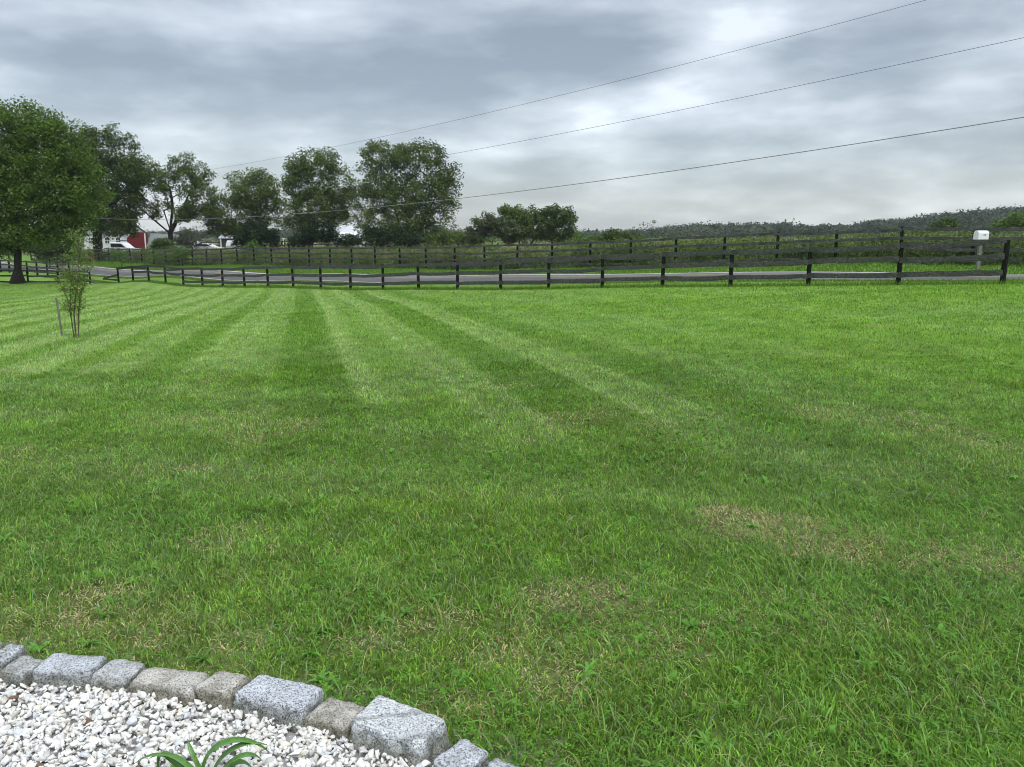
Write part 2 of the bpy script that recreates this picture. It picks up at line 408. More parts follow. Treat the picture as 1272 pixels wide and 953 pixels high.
acc = Acc()
STONEX = ROWX
def sample_wedge(y0, y1, n, pw, half=.80, margin=.6):
    """points with density ~ Y**-pw over the seen wedge plus a margin"""
    # pdf of Y ~ width(Y)*Y^-pw
    ys = np.linspace(y0, y1, 400); pdf = (half * ys + margin) * ys ** -pw; cdf = np.cumsum(pdf); cdf /= cdf[-1]
    Y = np.interp(rng.random(n), cdf, ys); X = rng.uniform(-1, 1, n) * (half * Y + margin)
    return X, Y
def lawn_zone(y0, y1, n, pw, wid, hgt, segs, cl_=.03):
    X, Y = sample_wedge(y0, y1, n, pw)
    # gather into tufts
    if cl_:
        nt_ = n // 7; ids = rng.integers(0, nt_, n); X0, Y0 = sample_wedge(y0, y1, nt_, pw)
        use = rng.random(n) < .55
        X = np.where(use, X0[ids] + rng.normal(0, cl_, n), X); Y = np.where(use, Y0[ids] + rng.normal(0, cl_, n), Y)
        cl_h = .75 + .6 * _hash(ids, ids * 3 + 1, 5)
        tdir = _hash(ids, ids + 7, 9) * 2 * np.pi
    else: use = np.zeros(n, bool); cl_h = np.ones(n); tdir = np.zeros(n)
    keep = (Y > row_y(X) + .055 + .03 * rng.random(n)) & (((np.stack([X, Y], 1) - P0) @ DU) < 2.4)
    X, Y, use, cl_h, tdir, ids_k = X[keep], Y[keep], use[keep], cl_h[keep], tdir[keep], ids[keep]; n = len(X)
    c, dry, st = lawn_col(X, Y)
    isdry = rng.random(n) < np.clip(dry * 1.0, 0, .93) + .03
    thin = (rng.random(n) < 1 - .35 * np.clip(dry, 0, 1))
    # individual tint
    c = c * (rng.uniform(.5, 1.65, n) * np.where(use, .75 + .5 * _hash(ids_k, ids_k + 3, 8), 1))[:, None] * (1 + rng.normal(0, .07, (n, 3)))
    bl = rng.random(n) < .16; c[bl] = c[bl] * np.array([1.05, 1.0, 2.0])
    ye = rng.random(n) < .14; c[ye] = c[ye] * np.array([1.35, 1.18, .85])
    straw = np.array([.58, .50, .28]) * rng.uniform(.55, 1.2, n)[:, None]
    c = np.where(isdry[:, None], straw, c)
    hN = .55 + .9 * fbm(X * 1.3, Y * 1.3, 31)
    longer = 1 + .4 * sstep(.5, 2.5, X) * (1 - sstep(2.4, 4.2, Y))
    hh = hgt * hN * rng.uniform(.5, 1.25, n) * np.where(use, cl_h, 1) * np.where(isdry, .7, 1) * longer
    hh *= np.where(Y < row_y(X) + .25, .9, 1)
    ww = wid(Y) * rng.uniform(.6, 1.35, n)
    ld = np.where(use, tdir + rng.normal(0, .9, n), rng.uniform(0, 2 * np.pi, n))
    sgn = np.where(st >= 0, 1.0, -1.0); stripe_dir = math.atan2(1, -.27)
    pull = np.abs(st) * .9 > rng.random(n)
    ld = np.where(pull, np.where(sgn > 0, stripe_dir, stripe_dir + np.pi) + rng.normal(0, .5, n), ld)
    le = np.abs(rng.normal(.55, .4, n)); le = np.where(isdry, le + .5, le)
    le = np.clip(le, 0, 1.6)
    c = np.clip(c, .004, .8)
    V, C, polys = blades(X[thin], Y[thin], hh[thin], ww[thin], ld[thin], le[thin], c[thin], segs)
    acc.add(V, C, polys)
lawn_zone(1.35, 4.2, 190000, .7, lambda Y: .0048 + 0 * Y, .034, 3, .016)
lawn_zone(4.0, 9.5, 260000, 1.0, lambda Y: .00085 * Y + .0012, .035, 2, .03)
lawn_zone(9.0, 20, 260000, 1.2, lambda Y: .0009 * Y, .044, 1, .06)
lawn_zone(19, 48, 230000, 1.6, lambda Y: .00095 * Y, .046, 1, .12)
# long stray blades, bent over, near right and along the stones
def strays(n, y0, y1, h0, h1, w, xsel=None, col=(.15, .28, .045), dirm=2.3, tight=.6):
    X, Y = sample_wedge(y0, y1, n, 1.0)
    k = Y > row_y(X) + .07
    if xsel is not None: k &= rng.random(n) < xsel(X, Y)
    X, Y = X[k], Y[k]; m = len(X)
    c = np.array(col) * rng.uniform(.7, 1.4, m)[:, None] * (1 + rng.normal(0, .1, (m, 3)))
    V, C, polys = blades(X, Y, rng.uniform(h0, h1, m), rng.uniform(.7, 1.3, m) * w, rng.normal(dirm, tight, m), rng.uniform(.6, 1.45, m), np.clip(c, .01, .8), 3)
    acc.add(V, C, polys)
strays(10000, 1.5, 4.5, .07, .14, .0042, lambda X, Y: .25 + .75 * sstep(.2, 1.6, X), dirm=2.4, tight=.45)
strays(5000, 1.5, 6, .06, .12, .005, None, (.17, .26, .10), 1.5, 2)
strays(2200, 1.5, 5, .06, .13, .0022, None, (.42, .36, .2), 1.5, 3)
strays(3000, 4, 12, .07, .12, .007, None, (.17, .28, .09), 1.5, 3)
# clover and small broad weeds: little three-leaf rosettes near the ground
def clover(n, y0, y1, size, dens):
    X, Y = sample_wedge(y0, y1, n, 1.0)
    k = (Y > row_y(X) + .06) & (rng.random(n) < dens(X, Y)); X, Y = X[k], Y[k]; m = len(X)
    z = terrain(X, Y) + rng.uniform(.012, .04, m)
    c = np.array([.105, .25, .03]) * rng.uniform(.55, 1.4, m)[:, None]
    a0 = rng.uniform(0, 6.28, m); sz = size * rng.uniform(.6, 1.3, m)
    P = np.stack([X, Y, z], 1)
    tilt = rng.normal(0, .35, (m, 2))
    Vs = []
    for q in range(3):
        a_ = a0 + q * 2.094
        for da, rr in ((0, 0), (-.5, .75), (-.22, 1.05), (.22, 1.05), (.5, .75)):
            dx = np.cos(a_ + da) * sz * rr; dy = np.sin(a_ + da) * sz * rr
            Vs.append(P + np.stack([dx, dy, dx * tilt[:, 0] + dy * tilt[:, 1]], 1))
    V = np.stack(Vs, 1); b0 = np.arange(m)[:, None] * 15
    polys = [np.concatenate([b0 + np.array([[5 * q, 5 * q + 1, 5 * q + 2, 5 * q + 3, 5 * q + 4]]) for q in range(3)])]
    acc.add(V.reshape(-1, 3), np.repeat(c, 15, 0), polys)
clov = lambda X, Y: np.clip((fbm(X * 1.5 + 40, Y * 1.5, 91) - .46) * 5, 0.03, 1)
clover(34000, 1.5, 5, .010, clov)
clover(26000, 5, 14, .016, clov)
# plantain and dandelion rosettes: a few broad leaves lying flat
def rosettes(n, y0, y1):
    X, Y = sample_wedge(y0, y1, n, 1.0); k = Y > row_y(X) + .12; X, Y = X[k], Y[k]; m = len(X); r_ = 7
    X = np.repeat(X, r_); Y = np.repeat(Y, r_); a_ = np.tile(np.arange(r_) * 6.283 / r_, m) + rng.normal(0, .25, m * r_); q = m * r_
    c = np.array([.12, .27, .045]) * np.repeat(rng.uniform(.7, 1.4, m), r_)[:, None]
    V, C, polys = blades(X, Y, rng.uniform(.035, .07, q), rng.uniform(.013, .022, q), a_, rng.uniform(.9, 1.4, q), c, 3)
    acc.add(V, C, polys)
rosettes(170, 1.6, 4.5); rosettes(260, 4.5, 12)
# clover flower heads: pale specks
def heads(n, y0, y1, s):
    X, Y = sample_wedge(y0, y1, n, 1.0); k = (Y > row_y(X) + .1) & (rng.random(n) < np.clip((fbm(X * .8, Y * .8, 13) - .4) * 3, .05, 1)); X, Y = X[k], Y[k]; m = len(X)
    z = terrain(X, Y) + rng.uniform(.035, .055, m); P = np.stack([X, Y, z], 1); sz = s * rng.uniform(.6, 1.3, m)
    off = np.array([[1, 0, 0], [0, 1, 0], [-1, 0, 0], [0, -1, 0], [0, 0, 1], [0, 0, -1]])
    V = P[:, None] + off[None] * sz[:, None, None]; b0 = np.arange(m)[:, None] * 6
    tri = np.array([[0, 1, 4], [1, 2, 4], [2, 3, 4], [3, 0, 4], [1, 0, 5], [2, 1, 5], [3, 2, 5], [0, 3, 5]])
    acc.add(V.reshape(-1, 3), np.repeat(np.array([[.5, .52, .4]]) * rng.uniform(.6, 1.2, m)[:, None], 6, 0), [np.concatenate([b0 + t for t in tri])])
heads(260, 3.2, 16, .0065)
# tussocks along the front fence line and verge grass beyond the road
def along(n, t0, t1, u0, u1, h0, h1, w, col):
    t = rng.uniform(t0, t1, n); u = rng.uniform(u0, u1, n); p = P0 + DT * t[:, None] + DU * u[:, None]
    c = np.array(col) * rng.uniform(.65, 1.35, n)[:, None] * (1 + rng.normal(0, .08, (n, 3)))
    wid_ = w * (.5 + p[:, 1] / 40)
    V, C, polys = blades(p[:, 0], p[:, 1], rng.uniform(h0, h1, n), wid_ * rng.uniform(.6, 1.3, n), rng.uniform(0, 6.28, n), np.abs(rng.normal(.4, .3, n)), np.clip(c, .01, .8), 2)
    acc.add(V, C, polys)
along(26000, -12, 70, -.35, .3, .05, .17, .014, (.12, .215, .03))
along(16000, -12, 75, 1.9, 2.42, .05, .13, .02, (.13, .22, .04))
along(60000, -20, 85, 5.95, 10.4, .05, .14, .03, (.128, .235, .038))
lawn = link('lawn_grass', acc.mesh('lawn_grass'), M_grass)
tag(lawn, 'mown green lawn grass with clover and dry straw patches', 'grass', kind='stuff')

# ------------------------------------------------------------------ gravel bed
def chip_mesh(seed):
    r = np.random.default_rng(seed); bm = bmesh.new()
    k = r.integers(9, 14)
    for _ in range(k):
        v = r.normal(size=3); v /= np.linalg.norm(v); v *= np.array([1, r.uniform(.6, .85), r.uniform(.45, .7)]) * r.uniform(.82, 1.1); bm.verts.new(v)
    bmesh.ops.convex_hull(bm, input=bm.verts)
    for v in [v for v in bm.verts if not v.link_faces]: bm.verts.remove(v)
    bmesh.ops.bevel(bm, geom=list(bm.edges), offset=.05, segments=1, affect='EDGES', clamp_overlap=True)
    bmesh.ops.triangulate(bm, faces=bm.faces)
    bm.verts.index_update(); V = np.array([v.co[:] for v in bm.verts]); T = np.array([[v.index for v in f.verts] for f in bm.faces]); bm.free()
    return V, T
chips = [chip_mesh(s) for s in range(16)]
acc = Acc()
def rand_rot(n):
    q = rng.normal(size=(n, 4)); q /= np.linalg.norm(q, axis=1, keepdims=True); w, x, y, z = q.T
    return np.stack([np.stack([1 - 2 * (y * y + z * z), 2 * (x * y - z * w), 2 * (x * z + y * w)], -1), np.stack([2 * (x * y + z * w), 1 - 2 * (x * x + z * z), 2 * (y * z - x * w)], -1), np.stack([2 * (x * z - y * w), 2 * (y * z + x * w), 1 - 2 * (x * x + y * y)], -1)], 1)
bx_ = np.linspace(-2.9, 1.3, 60); bed = []
for q_ in bx_:
    yy_ = float(row_y(q_)); bed += [(q_, yy_ + .02, .030), (q_, min(.7, yy_ - .3), .030), (q_, min(.7, yy_ - .3) - .1, -.05)]
k_ = np.arange(59)[:, None] * 3
acc.add(np.array(bed), np.full((len(bed), 3), .36), [np.concatenate([k_ + np.array([[0, 1, 4, 3]]), k_ + np.array([[1, 2, 5, 4]])])])
for layer, (nn, z0, z1) in enumerate(((24000, .030, .038), (24000, .038, .048), (11000, .046, .054))):
    X = rng.uniform(-2.7, 1.2, nn); Y = rng.uniform(.9, 2.7, nn)
    k = (Y < row_y(X) - .035 - .02 * (layer > 0)); X, Y = X[k], Y[k]; n = len(X)
    sz = rng.lognormal(math.log(.0118), .36, n); sz = np.clip(sz, .005, .024)
    tone = rng.uniform(.62, .84, n); hue = rng.random(n)
    c = np.stack([tone, tone * .99, tone * .95], 1)
    c[hue < .06] *= np.array([.86, .91, 1.02]); c[(hue > .1) & (hue < .19)] *= np.array([.92, .87, .78]); c[hue > .975] *= .35
    c[(hue > .2) & (hue < .34)] *= .78; c[(hue > .5) & (hue < .508)] = np.array([.16, .09, .05])
    Rm = rand_rot(n); vid = rng.integers(0, 16, n)
    mound = .012 * fbm(X * 3, Y * 3, 2)
    for q in range(16):
        s = vid == q; V0, T = chips[q]; m = s.sum()
        V = np.einsum('nij,vj->nvi', Rm[s], V0) * sz[s][:, None, None]; V[:, :, 2] *= .85
        V += np.stack([X[s], Y[s], rng.uniform(z0, z1, m) + mound[s]], 1)[:, None]
        acc.add(V.reshape(-1, 3), np.repeat(c[s], len(V0), 0), [(np.arange(m)[:, None, None] * len(V0) + T[None]).reshape(-1, 3)])
mC, nt, b = mat('marble_chips')
a = N(nt, 'ShaderNodeAttribute', attribute_name='Col'); f = noise(nt, objco(nt), 90, 4, .65)
c = mixc(nt, 1.0, a.outputs['Color'], ramp(nt, f, [(.3, (.8, .8, .79)), (.6, (1.05, 1.05, 1.04))]), 'MULTIPLY')
nt.links.new(c, b.inputs['Base Color']); b.inputs['Roughness'].default_value = .55; b.inputs['Specular IOR Level'].default_value = .35
bump(nt, b, noise(nt, objco(nt), 260, 3, .6), .25, .002)
gravel = link('gravel', acc.mesh('gravel'), mC)
tag(gravel, 'white marble gravel chips filling the bed behind the granite edging', 'gravel', kind='stuff')

# ------------------------------------------------------------------ edging stones
def granite(name, light, mid, dark, vein=False):
    m, nt, b = mat(name)
    co = objco(nt)
    v = N(nt, 'ShaderNodeTexVoronoi'); v.inputs['Scale'].default_value = 270; nt.links.new(co, v.inputs['Vector'])
    f = noise(nt, co, 170, 5, .75); g = noise(nt, co, 14, 4, .6)
    sepc = N(nt, 'ShaderNodeSeparateColor'); nt.links.new(v.outputs['Color'], sepc.inputs[0])
    c = ramp(nt, sepc.outputs[0], [(.0, dark), (.2, mid), (.45, light), (.95, tuple(min(.95, q * 1.18) for q in light))])
    c = mixc(nt, ramp(nt, f, [(.36, (.9, .9, .9)), (.48, (0, 0, 0))]), c, tuple(q * .8 for q in dark))
    c = mixc(nt, 1.0, c, ramp(nt, g, [(.3, (.78, .78, .76)), (.7, (1.1, 1.1, 1.1))]), 'MULTIPLY')
    # shade of the sides put into the colour: darker low down, patchy edge
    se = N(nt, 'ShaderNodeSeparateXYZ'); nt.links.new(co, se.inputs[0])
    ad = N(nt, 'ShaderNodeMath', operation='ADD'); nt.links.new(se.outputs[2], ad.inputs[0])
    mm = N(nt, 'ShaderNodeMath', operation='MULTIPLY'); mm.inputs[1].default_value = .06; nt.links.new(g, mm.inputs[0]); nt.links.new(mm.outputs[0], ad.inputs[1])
    side_shade = ramp(nt, ad.outputs[0], [(.098, (1, 1, 1)), (.125, (0, 0, 0))])
    c = mixc(nt, side_shade, c, mixc(nt, 1.0, c, (.50, .49, .42), 'MULTIPLY'))
    if vein:
        w = N(nt, 'ShaderNodeTexWave'); w.inputs['Scale'].default_value = 3.2; w.inputs['Distortion'].default_value = 3; w.inputs['Detail'].default_value = 3
        mp = N(nt, 'ShaderNodeMapping'); mp.inputs['Rotation'].default_value = (0, .3, .9); nt.links.new(co, mp.inputs[0]); nt.links.new(mp.outputs[0], w.inputs['Vector'])
        c = mixc(nt, ramp(nt, w.outputs['Fac'], [(.0, (.7, .7, .7)), (.16, (0, 0, 0))]), c, mixc(nt, 1.0, c, (.45, .45, .43), 'MULTIPLY'))
    nt.links.new(c, b.inputs['Base Color']); b.inputs['Roughness'].default_value = .75; b.inputs['Specular IOR Level'].default_value = .3
    bump(nt, b, f, .8, .005)
    return m
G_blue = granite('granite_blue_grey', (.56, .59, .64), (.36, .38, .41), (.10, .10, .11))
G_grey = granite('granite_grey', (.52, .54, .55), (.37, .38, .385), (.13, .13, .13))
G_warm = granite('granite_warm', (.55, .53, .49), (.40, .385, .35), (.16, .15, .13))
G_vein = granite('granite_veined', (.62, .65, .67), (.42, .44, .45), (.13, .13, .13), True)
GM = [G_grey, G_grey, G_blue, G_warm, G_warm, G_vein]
slab = ['grey granite edging block farthest left beyond the picture, beside the lawn',
        'grey granite edging block just beyond the left end of the visible row',
        'sliver of pale granite block cut by the left edge of the picture',
        'low pale granite block leftmost full in the row, tapered to its left',
        'long flat blue-grey granite block second from the left, beside the white gravel',
        'small squarish grey granite block between the long blue-grey and the long beige block',
        'long beige granite block with a rough face, left of a small beige wedge',
        'small beige wedge-shaped granite block left of the large blue-grey one',
        'large rounded blue-grey granite block in the middle of the edging row',
        'small speckled beige granite block between two large rounded ones',
        'largest granite block with dark diagonal veins across its pale top',
        'pale blue-grey block with a rounded top right of the veined one',
        'last granite block at the bottom edge of the picture, mostly cut off',
        'grey granite edging block under the bottom edge of the picture',
        'beige granite edging block farthest right under the bottom edge of the picture']
for k, (a_, b_, py, hh, dd, tone) in enumerate(STONES):
    hh *= .9; c0 = atz((a_ + b_) / 2, py, hh * .85); L = (b_ - a_) / F * (1.0 * (CP * c0[1] + SP * (H - c0[2])))
    kk = k + 1; d = np.array([ROWX[min(kk + 1, len(ROWX) - 2)] - ROWX[max(kk - 1, 1)], ROWY[min(kk + 1, len(ROWX) - 2)] - ROWY[max(kk - 1, 1)]])
    ang = math.atan2(d[1], d[0]) if k > 2 else math.atan2(-.12, 1)
    L = max(.09, (L - dd * abs(math.sin(ang)) * .35) / math.cos(ang) - .006)
    bm = bmesh.new(); bmesh.ops.create_cube(bm, size=1)
    rr = random.Random(k * 7 + 5)
    for v in bm.verts:                                      # irregular quarry-cut corners
        v.co.x *= L * (1 + rr.uniform(-.05, .05)) * (.88 if v.co.z > 0 else 1.03); v.co.y *= dd * 1.22 * (1 + rr.uniform(-.1, .08)) * (.82 if v.co.z > 0 else 1)
        v.co.z = (hh * rr.uniform(.9, 1.06)) if v.co.z > 0 else -.05
    bmesh.ops.bevel(bm, geom=list(bm.edges), offset=rr.uniform(.011, .018), segments=2, profile=.5, affect='EDGES')
    for _ in range(6):
        bmesh.ops.triangulate(bm, faces=bm.faces[:])
        long_ = [e for e in bm.edges if e.calc_length() > .009]
        if not long_: break
        bmesh.ops.subdivide_edges(bm, edges=long_, cuts=1)
    bmesh.ops.triangulate(bm, faces=bm.faces[:])
    off = Vector((k * 3.1, k, 0))
    bm.normal_update()
    for v in bm.verts:
        nn = mnoise.noise(v.co * 11 + off) * .0035 + mnoise.noise(v.co * 38 + off) * .004 + mnoise.noise(v.co * 95 + off) * .0022
        side = 1.9 if abs(v.normal.z) < .5 else .8
        v.co += v.normal * nn * side
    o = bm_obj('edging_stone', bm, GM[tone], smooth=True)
    o.location = (c0[0], c0[1], rr.uniform(-.004, .004)); o.rotation_euler = (rr.uniform(-.05, .03), rr.uniform(-.03, .03), ang + rr.uniform(-.05, .05))
    tag(o, slab[k], 'edging stone', 'granite blocks edging the gravel bed')

# ------------------------------------------------------------------ daylily at the bottom
mL, nt, b = mat('lily_leaf'); f = noise(nt, objco(nt, (60, 60, 6)), 2, 4, .6)
nt.links.new(ramp(nt, f, [(.3, (.055, .15, .02)), (.7, (.11, .25, .045))]), b.inputs['Base Color']); b.inputs['Roughness'].default_value = .4
root = gnd(262, 990)
lily = empty('daylily', (root[0], root[1], 0.02), 'green strap-leaved lily plant growing in the white gravel at the bottom edge', 'plant')
def strap(pts, w, fold=.35, nm='leaf'):
    pts = [np.array(p) for p in pts]; n = 14; V = []; 
    for k in range(n + 1):
        s = k / n; 
        # bezier (de casteljau)
        q = [p.copy() for p in pts]
        while len(q) > 1: q = [q[i] * (1 - s) + q[i + 1] * s for i in range(len(q) - 1)]
        p = q[0]; s2 = min(1, s + .01); q = [p_.copy() for p_ in pts]
        while len(q) > 1: q = [q[i] * (1 - s2) + q[i + 1] * s2 for i in range(len(q) - 1)]
        t = q[0] - p; t = t / (np.linalg.norm(t) + 1e-9) if s < 1 else t_prev
        t_prev = t; side = np.cross(t, [0, 0, 1]); side /= np.linalg.norm(side) + 1e-9; up = np.cross(side, t)
        ww = w * min(1, .55 + s * 2) * (1 - max(0, (s - .55) / .45) ** 1.8) + .0004
        V += [p - side * ww + up * ww * fold, p, p + side * ww + up * ww * fold]
    V = np.array(V); k = np.arange(n)[:, None] * 3
    Q = np.concatenate([k + np.array([[0, 1, 4, 3]]), k + np.array([[1, 2, 5, 4]])])
    return V, Q
rr = np.array([root[0], root[1], .02])
def leaf_to(tips, w):
    w *= 1.7
    P = [np.array([0, 0, 0.])]
    for (px, py, dy) in tips: 
        P.append(at(px, py, root[1] + dy) - rr)
    V, Q = strap(P, w); o = link('leaf', np_mesh('leaf', V, [Q], None, True), mL, lily)
    sm = o.modifiers.new('thick', 'SOLIDIFY'); sm.thickness = .0012
for tips, w in (([(230, 930, .0), (300, 900, .03), (335, 935, .05)], .0075), ([(260, 950, 0), (290, 915, .02), (332, 925, .04)], .007), ([(250, 960, .02), (235, 930, .02), (236, 930, .05), (233, 918, .05)], .0035),
                ([(215, 960, .02), (196, 905, .02), (196, 960, .04)], .006), ([(235, 950, .02), (200, 920, .0), (165, 950, .02)], .0045), ([(240, 960, -.02), (220, 925, .0), (185, 942, .02)], .005),
                ([(280, 955, -.02), (300, 930, 0), (318, 962, .02)], .006), ([(270, 950, -.04), (310, 925, -.02), (326, 945, .0)], .006), ([(225, 970, -.03), (205, 940, -.03), (212, 960, -.02)], .005),
                ([(255, 960, -.05), (330, 950, -.06), (380, 990, -.03)], .007), ([(230, 960, -.05), (150, 960, -.06), (120, 1010, -.06)], .007), ([(260, 980, -.1), (280, 980, -.2), (300, 1100, -.2)], .007)):
    leaf_to(tips, w)

# ------------------------------------------------------------------ fences
def rail_mesh(p, q, hgt, thick, seed, sag=0.0):
    """one board from p to q (centres), in world space"""
    rr = random.Random(seed); p = Vector(p); q = Vector(q); n = 8; d = (q - p); L = d.length
    s = Vector((-d.y, d.x, 0)).normalized()
    V = []; F_ = []
    wa = rr.uniform(.9, 1.06)
    for k in range(n + 1):
        t = k / n; c = p.lerp(q, t); c.z -= sag * 4 * t * (1 - t); c.z += rr.uniform(-.009, .009)
        h2 = hgt / 2 * wa * rr.uniform(.96, 1.04); tw = thick / 2
        for sx, sz in ((-1, -1), (1, -1), (1, 1), (-1, 1)):
            V.append(c + s * sx * tw + Vector((0, 0, sz * h2 + rr.uniform(-.003, .003))))
    for k in range(n):
        for j in range(4):
            a_ = k * 4 + j; b_ = k * 4 + (j + 1) % 4; F_.append((a_, b_, b_ + 4, a_ + 4))
    F_.append((3, 2, 1, 0)); F_.append((n * 4, n * 4 + 1, n * 4 + 2, n * 4 + 3))
    return V, F_, (p + q) / 2, math.atan2(d.y, d.x)
def add_rail(p, q, hgt, thick, m, parent, seed, sag=0.0):
    V, F_, c, ang = rail_mesh(p, q, hgt, thick, seed, sag)
    Mi = (Matrix.Translation(c) @ Matrix.Rotation(ang, 4, 'Z')).inverted()
    me = bpy.data.meshes.new('rail'); me.from_pydata([Mi @ v for v in V], [], F_)
    o = link('rail', me, m, parent); w = Matrix.Translation(c) @ Matrix.Rotation(ang, 4, 'Z')
    o.location = c - Vector(parent.location); o.rotation_euler = (0, 0, ang)
    return o
def add_post(x, y, z0, hgt, w, m, parent, seed, round_=False, lean=None):
    rr = random.Random(seed); bm = bmesh.new()
    if round_:
        bmesh.ops.create_cone(bm, cap_ends=True, segments=10, radius1=w / 2 * 1.05, radius2=w / 2 * .95, depth=hgt + .3)
    else:
        add_box(bm, (0, 0, 0), (w, w, hgt + .3), bev=.008)
    for v in bm.verts:
        v.co.x *= 1 + rr.uniform(-.05, .05); v.co.y *= 1 + rr.uniform(-.05, .05); v.co.z += (hgt + .3) / 2 - .3 + (rr.uniform(-.01, .01) if v.co.z > 0 else 0)
    o = bm_obj('post', bm, m, parent)
    o.location = Vector((x, y, z0)) - Vector(parent.location)
    l = lean if lean else (rr.uniform(-.02, .02), rr.uniform(-.02, .02)); o.rotation_euler = (l[0], l[1], math.atan2(DT[1], DT[0]))
    return o
def board_fence(root, pts, heights, posth, rh, rt, mr, mp, pw, seed, span=1, side=-1, skip=None, offs=.075):
    """pts: list of (x,y). rails on the camera side"""
    zs = terrain(np.array([p[0] for p in pts]), np.array([p[1] for p in pts]))
    for k, (p, z) in enumerate(zip(pts, zs)):
        add_post(p[0], p[1], z, posth * random.uniform(.97, 1.04), pw, mp, root, seed + k, True if pw > .12 else False)
    for k in range(0, len(pts) - 1, span):
        e = min(k + span, len(pts) - 1)
        a_, b_ = np.array(pts[k]), np.array(pts[e]); d = (b_ - a_) / np.linalg.norm(b_ - a_); nrm = np.array([-d[1], d[0]]);
        if nrm @ a_ > 0: nrm = -nrm
        for j, hgt in enumerate(heights):
            if skip and (k, j) in skip: continue
            q0 = a_ + nrm * offs + d * .01; q1 = b_ + nrm * offs - d * .01
            j0 = random.uniform(-.035, .03); j1 = random.uniform(-.035, .03)
            zm = zs[k] * 0 
            add_rail((q0[0], q0[1], zs[k] + hgt + j0), (q1[0], q1[1], zs[e] + hgt + j1), rh, rt, mr, root, seed * 31 + k * 7 + j, random.uniform(-.015, .05))
    return zs
pts1 = [tuple(TU(n * STEP, 0)) for n in range(23)]
z0 = TZ(*pts1[0])
f1 = empty('board_fence', (*pts1[0], z0), 'black weathered three-board fence running along the near side of the road', 'fence')
random.seed(3)
skip = {(18, 0), (19, 0), (21, 0), (21, 1), (20, 0)}
zs = board_fence(f1, pts1, (.29, .70, 1.10), 1.14, .150, .028, M_rail, M_post, .135, 100, skip=skip)
def fr(k0, h0, k1, h1, seed, hh=.15):
    a_, b_ = np.array(pts1[k0]) - DU * .075, np.array(pts1[k1]) - DU * .075
    add_rail((a_[0], a_[1], zs[k0] + h0), (b_[0], b_[1], zs[k1] + h1), hh, .028, M_rail, f1, seed)
fr(18, 1.06, 19, .84, 901); fr(20, .93, 21, 1.03, 902); fr(21, 1.05, 22, 1.08, 903)
# short torn splinter of the old middle board standing off the end post
sp_ = np.array(pts1[0]); a_ = sp_ - DU * .11 - DT * .02
# boards hanging off the end of the run, lying down to the left
q = np.array(pts1[22]) - DU * .08; e = q + DT * 2.4
add_rail((q[0], q[1], zs[22] + .66), (e[0], e[1], TZ(*e) + .34), .14, .028, M_rail, f1, 905)
e = q + DT * 2.6
add_rail((q[0], q[1], zs[22] + .28), (e[0], e[1], TZ(*e) + .30), .14, .028, M_rail, f1, 906)
# the same line goes on past the driveway opening
pts3 = [tuple(TU(n * STEP, .2)) for n in range(26, 37)]
f3 = empty('board_fence', (*pts3[0], TZ(*pts3[0])), 'dark board fence beyond the driveway gap, behind the trunk of the big left tree', 'fence')
board_fence(f3, pts3, (.33, .75, 1.14), 1.2, .14, .028, M_rail, M_post, .15, 300)
# side fence coming towards the lawn on the left
pts4 = [tuple(at(px, 350, Y)[:2]) for px, Y in ((112, 57), (73, 55.5), (35, 54), (-5, 52.5), (-47, 51), (-92, 49.5))]
f4 = empty('board_fence', (*pts4[0], TZ(*pts4[0])), 'black board fence across the left edge of the lawn, in front of the big tree', 'fence')
board_fence(f4, pts4, (.22, .60, .96), 1.02, .12, .028, M_rail, M_post, .13, 400)
# second fence beyond the road
pts2 = [tuple(F2 + S2 * n) for n in range(-6, 40)]
f2 = empty('board_fence', (*pts2[0], TZ(*pts2[0])), 'grey weathered four-board fence on the far side of the road, in front of the weeds', 'fence')
random.seed(8)
board_fence(f2, pts2, (.22, .60, .97, 1.33), 1.38, .118, .026, M_rail2, M_post, .13, 500, span=2)
# a third, far fence across the field
q5 = [at(px, 312, Y)[:2] for px, Y in ((150, 112), (520, 92))]
L5 = np.linalg.norm(q5[1] - q5[0]); n5 = int(L5 / 3.2)
pts5 = [tuple(q5[0] + (q5[1] - q5[0]) * k / n5) for k in range(n5 + 1)]
f5 = empty('board_fence', (*pts5[0], TZ(*pts5[0])), 'thin dark paddock fence far across the field in front of the farm buildings', 'fence')
board_fence(f5, pts5, (.6, 1.0, 1.4), 1.5, .12, .03, M_rail, M_post, .14, 700, span=2)
# fallen pale board by the end of the fence
g = gnd(118, 347)
bmf = bmesh.new()
n = 9
fb = empty('fallen_branch', (0, 0, 0), 'pale curved fallen limb lying on the grass beside the broken end of the front fence', 'branch')
Pp = []
for k, (px, py, dz) in enumerate(((100, 343, .5), (105, 344.5, .42), (110, 346.5, .3), (115, 348.5, .18), (120, 350, .1), (126, 351, .05))):
    Pp.append(at(px, py, 55.0))
bz = TZ(Pp[-1][0], Pp[-1][1]) - Pp[-1][2] + .05
Pp = [p + np.array([0, 0, bz]) for p in Pp]
V, Q = tubes([(Pp[k], Pp[k + 1], .10 - .012 * k, .09 - .012 * k) for k in range(5)], 8)
fl = bpy.data.objects; fb_me = np_mesh('fallen_branch', V, [Q], None, True)
bpy.data.objects.remove(fb)
fb = link('fallen_branch', fb_me, M_grey); tag(fb, 'pale curved fallen limb lying on the grass beside the broken end of the front fence', 'branch')

